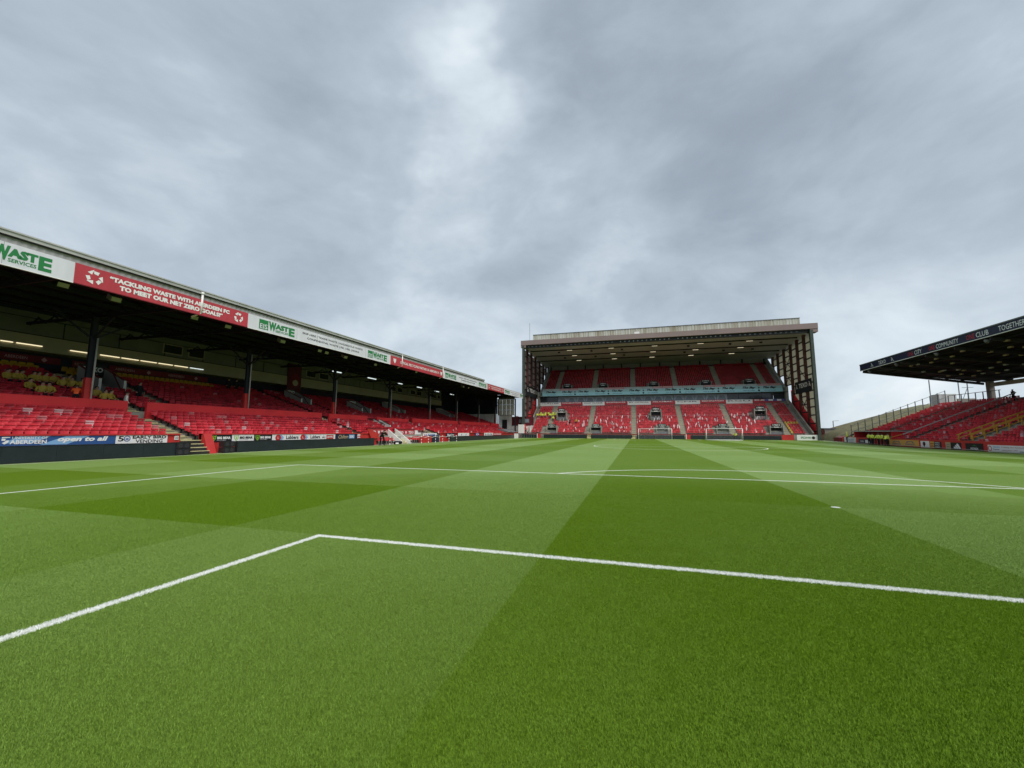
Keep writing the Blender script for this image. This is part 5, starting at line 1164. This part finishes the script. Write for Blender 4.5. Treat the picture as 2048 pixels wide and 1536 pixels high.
def hair_mesh():
    mb = MB(); n = 10
    vs = []; fs = []
    for i in range(5):
        ph = i/4*math.radians(95)
        for j in range(n): a = 2*math.pi*j/n; vs.append((math.sin(ph)*math.cos(a)*.105-.012, math.sin(ph)*math.sin(a)*.098, math.cos(ph)*.12))
    for i in range(4):
        for j in range(n): fs.append((i*n+j, i*n+(j+1) % n, (i+1)*n+(j+1) % n, (i+1)*n+j))
    mb.add(vs, fs); return mb
HM = hair_mesh().mesh('hair', ['hair'], smooth=True); HCAP = hair_mesh().mesh('cap', ['dark_cloth'], smooth=True); HSAFE = hair_mesh().mesh('cap', ['hivis'], smooth=True)
def person(x, y, z, rot, pose, top, bottom, lab, group=None, cap=None, sc=1.0):
    T = thing('person', (x, y, z), lab, 'person', group); T.rotation_euler = (0, 0, rot); T.scale = (sc*1.15, sc*1.22, sc)
    link('body', body_mesh(pose, top, bottom), T); H = POSES[pose]['head']; link('hair' if not cap else 'cap', cap or HM, T, (H[0]-.01, H[1], H[2]+.045)); return T
def useat(x, y):                        # snap to the nearest upper-tier row
    i = max(0, min(13, round((-40.5-x)/TD))); xx, z = ulane(i); return xx+.02, z
# stewards in amber jackets seated on the left
ST = [(14, 748), (32, 751), (41, 752), (66, 756), (75, 757), (90, 755), (106, 757), (58, 770), (84, 776), (97, 777), (124, 766), (137, 762), (143, 764), (163, 768), (191, 787), (210, 790), (220, 791)]
names_ = ['leftmost, at the picture edge', 'second from the left, back row', 'third from the left in the back row', 'upper one beside the row gap', 'next to the upper gap', 'fifth in the back row', 'last of the back row', 'leftmost of the front row', 'leaning forward, second in the front row', 'third in the front row', 'left of the orange vest, back row', 'above the orange vest', 'above and right of the orange vest', 'just left of the first pillar', 'just right of the first pillar', 'lower left of the pair near the white post', 'lower right of the pair near the white post']
for i, (u, v) in enumerate(ST):
    # find the row whose seated chest height projects to v
    best = None
    for r_ in range(14):
        x, z = ulane(r_); p = at(u, v, 0, x); e = abs(p.z-(z+.85))
        if best is None or e < best[0]: best = (e, x, z, p.y)
    _, x, z, y = best
    person(x+.06, y, z, random.uniform(-.5, .5), 'sit', 'amber_jacket', 'dark_cloth', 'seated steward in a yellow jacket, '+names_[i], 'stewards in yellow jackets seated on the left', HCAP if i % 2 else None)
    ALLSEATS[:] = ALLSEATS
x, z = ulane(0); p = at(151, 789, 0, x); person(x+.05, p.y, z+.25, 2.6, 'lean', 'orange_vest', 'dark_cloth', 'person in an orange vest bending over behind the red wall', None, None, .8)
x, z = ulane(0); p = at(253, 790, 0, -40.4); person(-40.6, Y(253, -40.6, 790), 2.75, 1.2, 'stand', 'white', 'dark_cloth', 'person in a white top and black waistcoat standing at the stair opening', None, None, .98)
x, z = ulane(3); person(x, Y(279, x, 775), z, .2, 'stand', 'dark_cloth', 'dark_cloth', 'person in black standing on the stairs among the red seats', None, HCAP)
for u, v, lab in ((459, 747, 'left of the pair'), (474, 750, 'right of the pair')):
    x, z = ulane(12); person(x, Y(u, x, v), z, 0, 'stand', 'dark_cloth', 'dark_cloth', 'dark clothed person standing below the cream band, '+lab, 'two dark figures at the back of the stand', HCAP)
person(-32.0, Y(764, -32.0, 888), 0, -.6, 'bend', 'dark_cloth', 'dark_cloth', 'photographer in black bending over a camera on the touchline', None, HCAP, 1.22)
T = thing('camera', (-31.3, Y(764, -32.0, 888)-.45, 1.1), 'black camera held by the bending photographer', 'camera'); yy = Y(764, -32.0, 888)-.45; MB().box(-31.4, -31.25, yy-.1, yy+.1, 1.16, 1.30).build('body', 'black', T); mb = MB(); mb.tube((-31.25, yy, 1.23), (-31.0, yy, 1.21), .06, 10); mb.build('lens', 'black', T, True)
# stewards on the right
p = at(1699, 889, 0, 33.6); person(33.3, p.y, drop(33.3, p.y)+.02, math.pi*.9, 'stand', 'hivis', 'dark_cloth', 'lone steward in a yellow jacket and cap in front of the white hoarding', None, HSAFE, 1.12)
GS = [(1738, 'stand', 'leftmost, turned sideways'), (1745, 'stand', 'second from the left'), (1751, 'lean', 'third from the left'), (1757, 'stand', 'fourth, standing slightly back'), (1764, 'stand', 'fifth from the left'), (1771, 'lean', 'sixth, leaning on the wall'), (1776, 'stand', 'rightmost beside the yellow hoarding')]
for i, (u, ps, lab) in enumerate(GS):
    xx = 33.5-.25*(i % 2); y = Y(u, xx, 880); person(xx, y, drop(xx, y)+.02, (.2, .3, -.4, .1, 0, .4, -.2)[i], ps, 'hivis', 'dark_cloth', 'officer in a yellow jacket by the right wall, '+lab, 'officers in yellow jackets by the right wall', None, 1.08)
# group in the far stand
for i in range(17):
    r_ = 9+(i % 3); y, z = flane(r_); x = -31.0+(i*.37)+(.2 if i % 2 else 0)
    if i == 7: continue
    person(x, y, z, -math.pi/2+random.uniform(-.3, .3), 'sit' if i % 3 else 'stand', 'hivis', 'dark_cloth', 'officer in a yellow jacket, left of the far stand, %s from the left' % ordinal(i+1), 'officers in yellow jackets in the far stand', None, 1.0)
y, z = flane(7); person(-26.2, y, z, -1.57, 'stand', 'hivis', 'dark_cloth', 'steward standing on the far stairs just below the group in yellow')
y, z = flane(5); person(-19.6, y, z, -1.57, 'stand', 'amber_jacket', 'dark_cloth', 'person in a pale yellow top standing among the flags of the far stand'); person(-21.3, y, z, -1.57, 'stand', 'dark_red', 'dark_cloth', 'person in dark red standing left of the one in pale yellow in the far stand')
person(X(1471, 98.5, 870), 98.5, 0, -2.2, 'keeper', 'hivis', 'dark_cloth', 'person in a yellow top standing inside the portable goal', None, None, 1.0)
x, z = rlane(19); person(x, Y(2027, x, 795), z, math.pi, 'stand', 'dark_cloth', 'dark_cloth', 'person in a dark coat at the top of the right stand beside the stone wall', None, HCAP)

# flags stuck in the far seats
fmv = []
for c in range(2):
    mb = MB(); mb.tube((0, 0, 0), (0, 0, .95), .015, 4); mb.add([(0, 0, .95), (.14, -.03, .95), (.20, -.05, .45), (.12, 0, .10), (-.03, 0, .15)], [(0, 1, 2, 3, 4)], 0); fmv.append(mb.mesh('cloth', ['flag_white' if c == 0 else 'flag_red']))
nf = 0
for k in range(300):
    i = random.randrange(0, 10); y, z = flane(i); x = random.uniform(-24.5, 27)
    if min(abs(x-a) for a in FA) < .7 or (i < 5 and any(abs(x-c) < 2.6 for c, _ in FV)): continue
    T = thing('seat_flag', (x, y-.1, z+.4), 'small pale plastic flag propped on a seat in the lower far stand', 'flag', 'small flags on the lower far seats')
    c = link('cloth', fmv[0 if random.random() < .68 else 1], T); T.rotation_euler = (random.uniform(-.3, .3), random.uniform(-.35, .35), random.uniform(-.6, .6)); T.scale = (random.uniform(.6, 1.2), 1, random.uniform(.5, 1.05)); nf += 1

# ---------------------------------------------------------------- link the seats
def dist(s): return math.hypot(s[0]-CX, s[1]-CY)
def inview(s):
    v = Vector((s[0]-CX, s[1]-CY, s[2]+.6-CZ)); z = v.dot(Fv); return z > 0 and abs(v.dot(R2)/z) < 1.26
near = sorted([s for s in ALLSEATS if s[5] and inview(s)], key=dist)[:300]; ns = set(id(s) for s in near)
ANM = {21.3: 'the nearest stairs', 40.9: 'the second stairs', 1.7: 'the stairs out of view', 1.4: 'the stairs out of view', 20.95: 'the first upper stairs', 24.3: 'the second upper stairs', 40.6: 'the third upper stairs'}
for x, y, z, r, c, (tier, row, (k, sd_, a)) in near:
    T = bpy.data.objects.new('stadium_seat', None); COL.objects.link(T); T.location = (x, y, z); T.empty_display_size = .2
    tag(T, '%s seat, %s block, %s row, %s %s of %s' % (c, tier, ordinal(row), ordinal(k), sd_, ANM.get(a, 'the stairs')), 'seat', 'red seats of the covered stand')
    for nm, me in (('backrest', SEATM[c][0]), ('seat_pan', SEATM[c][1]), ('bracket', SLM)):
        o = bpy.data.objects.new(nm, me); COL.objects.link(o); o.parent = T
rest = [s for s in ALLSEATS if id(s) not in ns]
def bulk(lst, name):
    n = len(lst); P = np.array([[s[0], s[1], s[2], s[3]] for s in lst]); nv = len(LV)
    jz = RNG.normal(0, .012, n); jr = RNG.normal(0, .03, n); c = np.cos(P[:, 3]+jr)[:, None]; s_ = np.sin(P[:, 3]+jr)[:, None]
    V = np.empty((n, nv, 3)); V[:, :, 0] = LV[None, :, 0]*c - LV[None, :, 1]*s_ + P[:, 0:1]; V[:, :, 1] = LV[None, :, 0]*s_ + LV[None, :, 1]*c + P[:, 1:2]; V[:, :, 2] = LV[None, :, 2] + P[:, 2:3] + jz[:, None]
    F = []
    for i in range(n):
        b = i*nv; F += [tuple(q+b for q in f) for f in LF]
    me = bpy.data.meshes.new(name); me.from_pydata(V.reshape(-1, 3).tolist(), [], F); me.materials.append(M['seat'])
    C = np.empty((n, nv, 4)); C[:, :, 3] = 1
    C[:, :, :3] = np.array([SEATC[s[4]] for s in lst])[:, None, :] * (1+RNG.normal(0, .08, (n, 1, 1)))
    a = me.attributes.new('seat_colour', 'FLOAT_COLOR', 'POINT'); a.data.foreach_set('color', C.ravel()); return link(name, me)
o = bulk(rest, 'stadium_seats'); tag(o, 'thousands of red plastic seats filling the rest of the stands', 'seats', None, 'stuff')
ym = bpy.data.meshes.new('yellow_seat'); ym.from_pydata(LV.tolist(), [], LF); ym.materials.append(M['yellow_seat'])
YN = {}
for q in YELLOW:
    if len(q) == 3 and q[1] < 11: continue
    T = bpy.data.objects.new('yellow_seat', ym); COL.objects.link(T); T.location = q[:3]
    far = len(q) > 3; T.rotation_euler = (0, 0, -math.pi/2 if far else 0)
    YN[far, q[2]] = YN.get((far, q[2]), 0)+1
    tag(T, ('yellow seat at the right end of the far stand, height %.1f' if False else 'yellow seat at the right of the far stand, %s row, %s along') % (ordinal(round((q[2]-1.2)/.45)+1), ordinal(YN[far, q[2]])) if far else 'yellow seat in the %s dim row from the back wall, %s from the left' % (('second', 'first')[q[2] > 6.0], ordinal(YN[far, q[2]])), 'seat', 'yellow seats of the far stand' if far else 'yellow seats in the dim back rows')
flush_text()
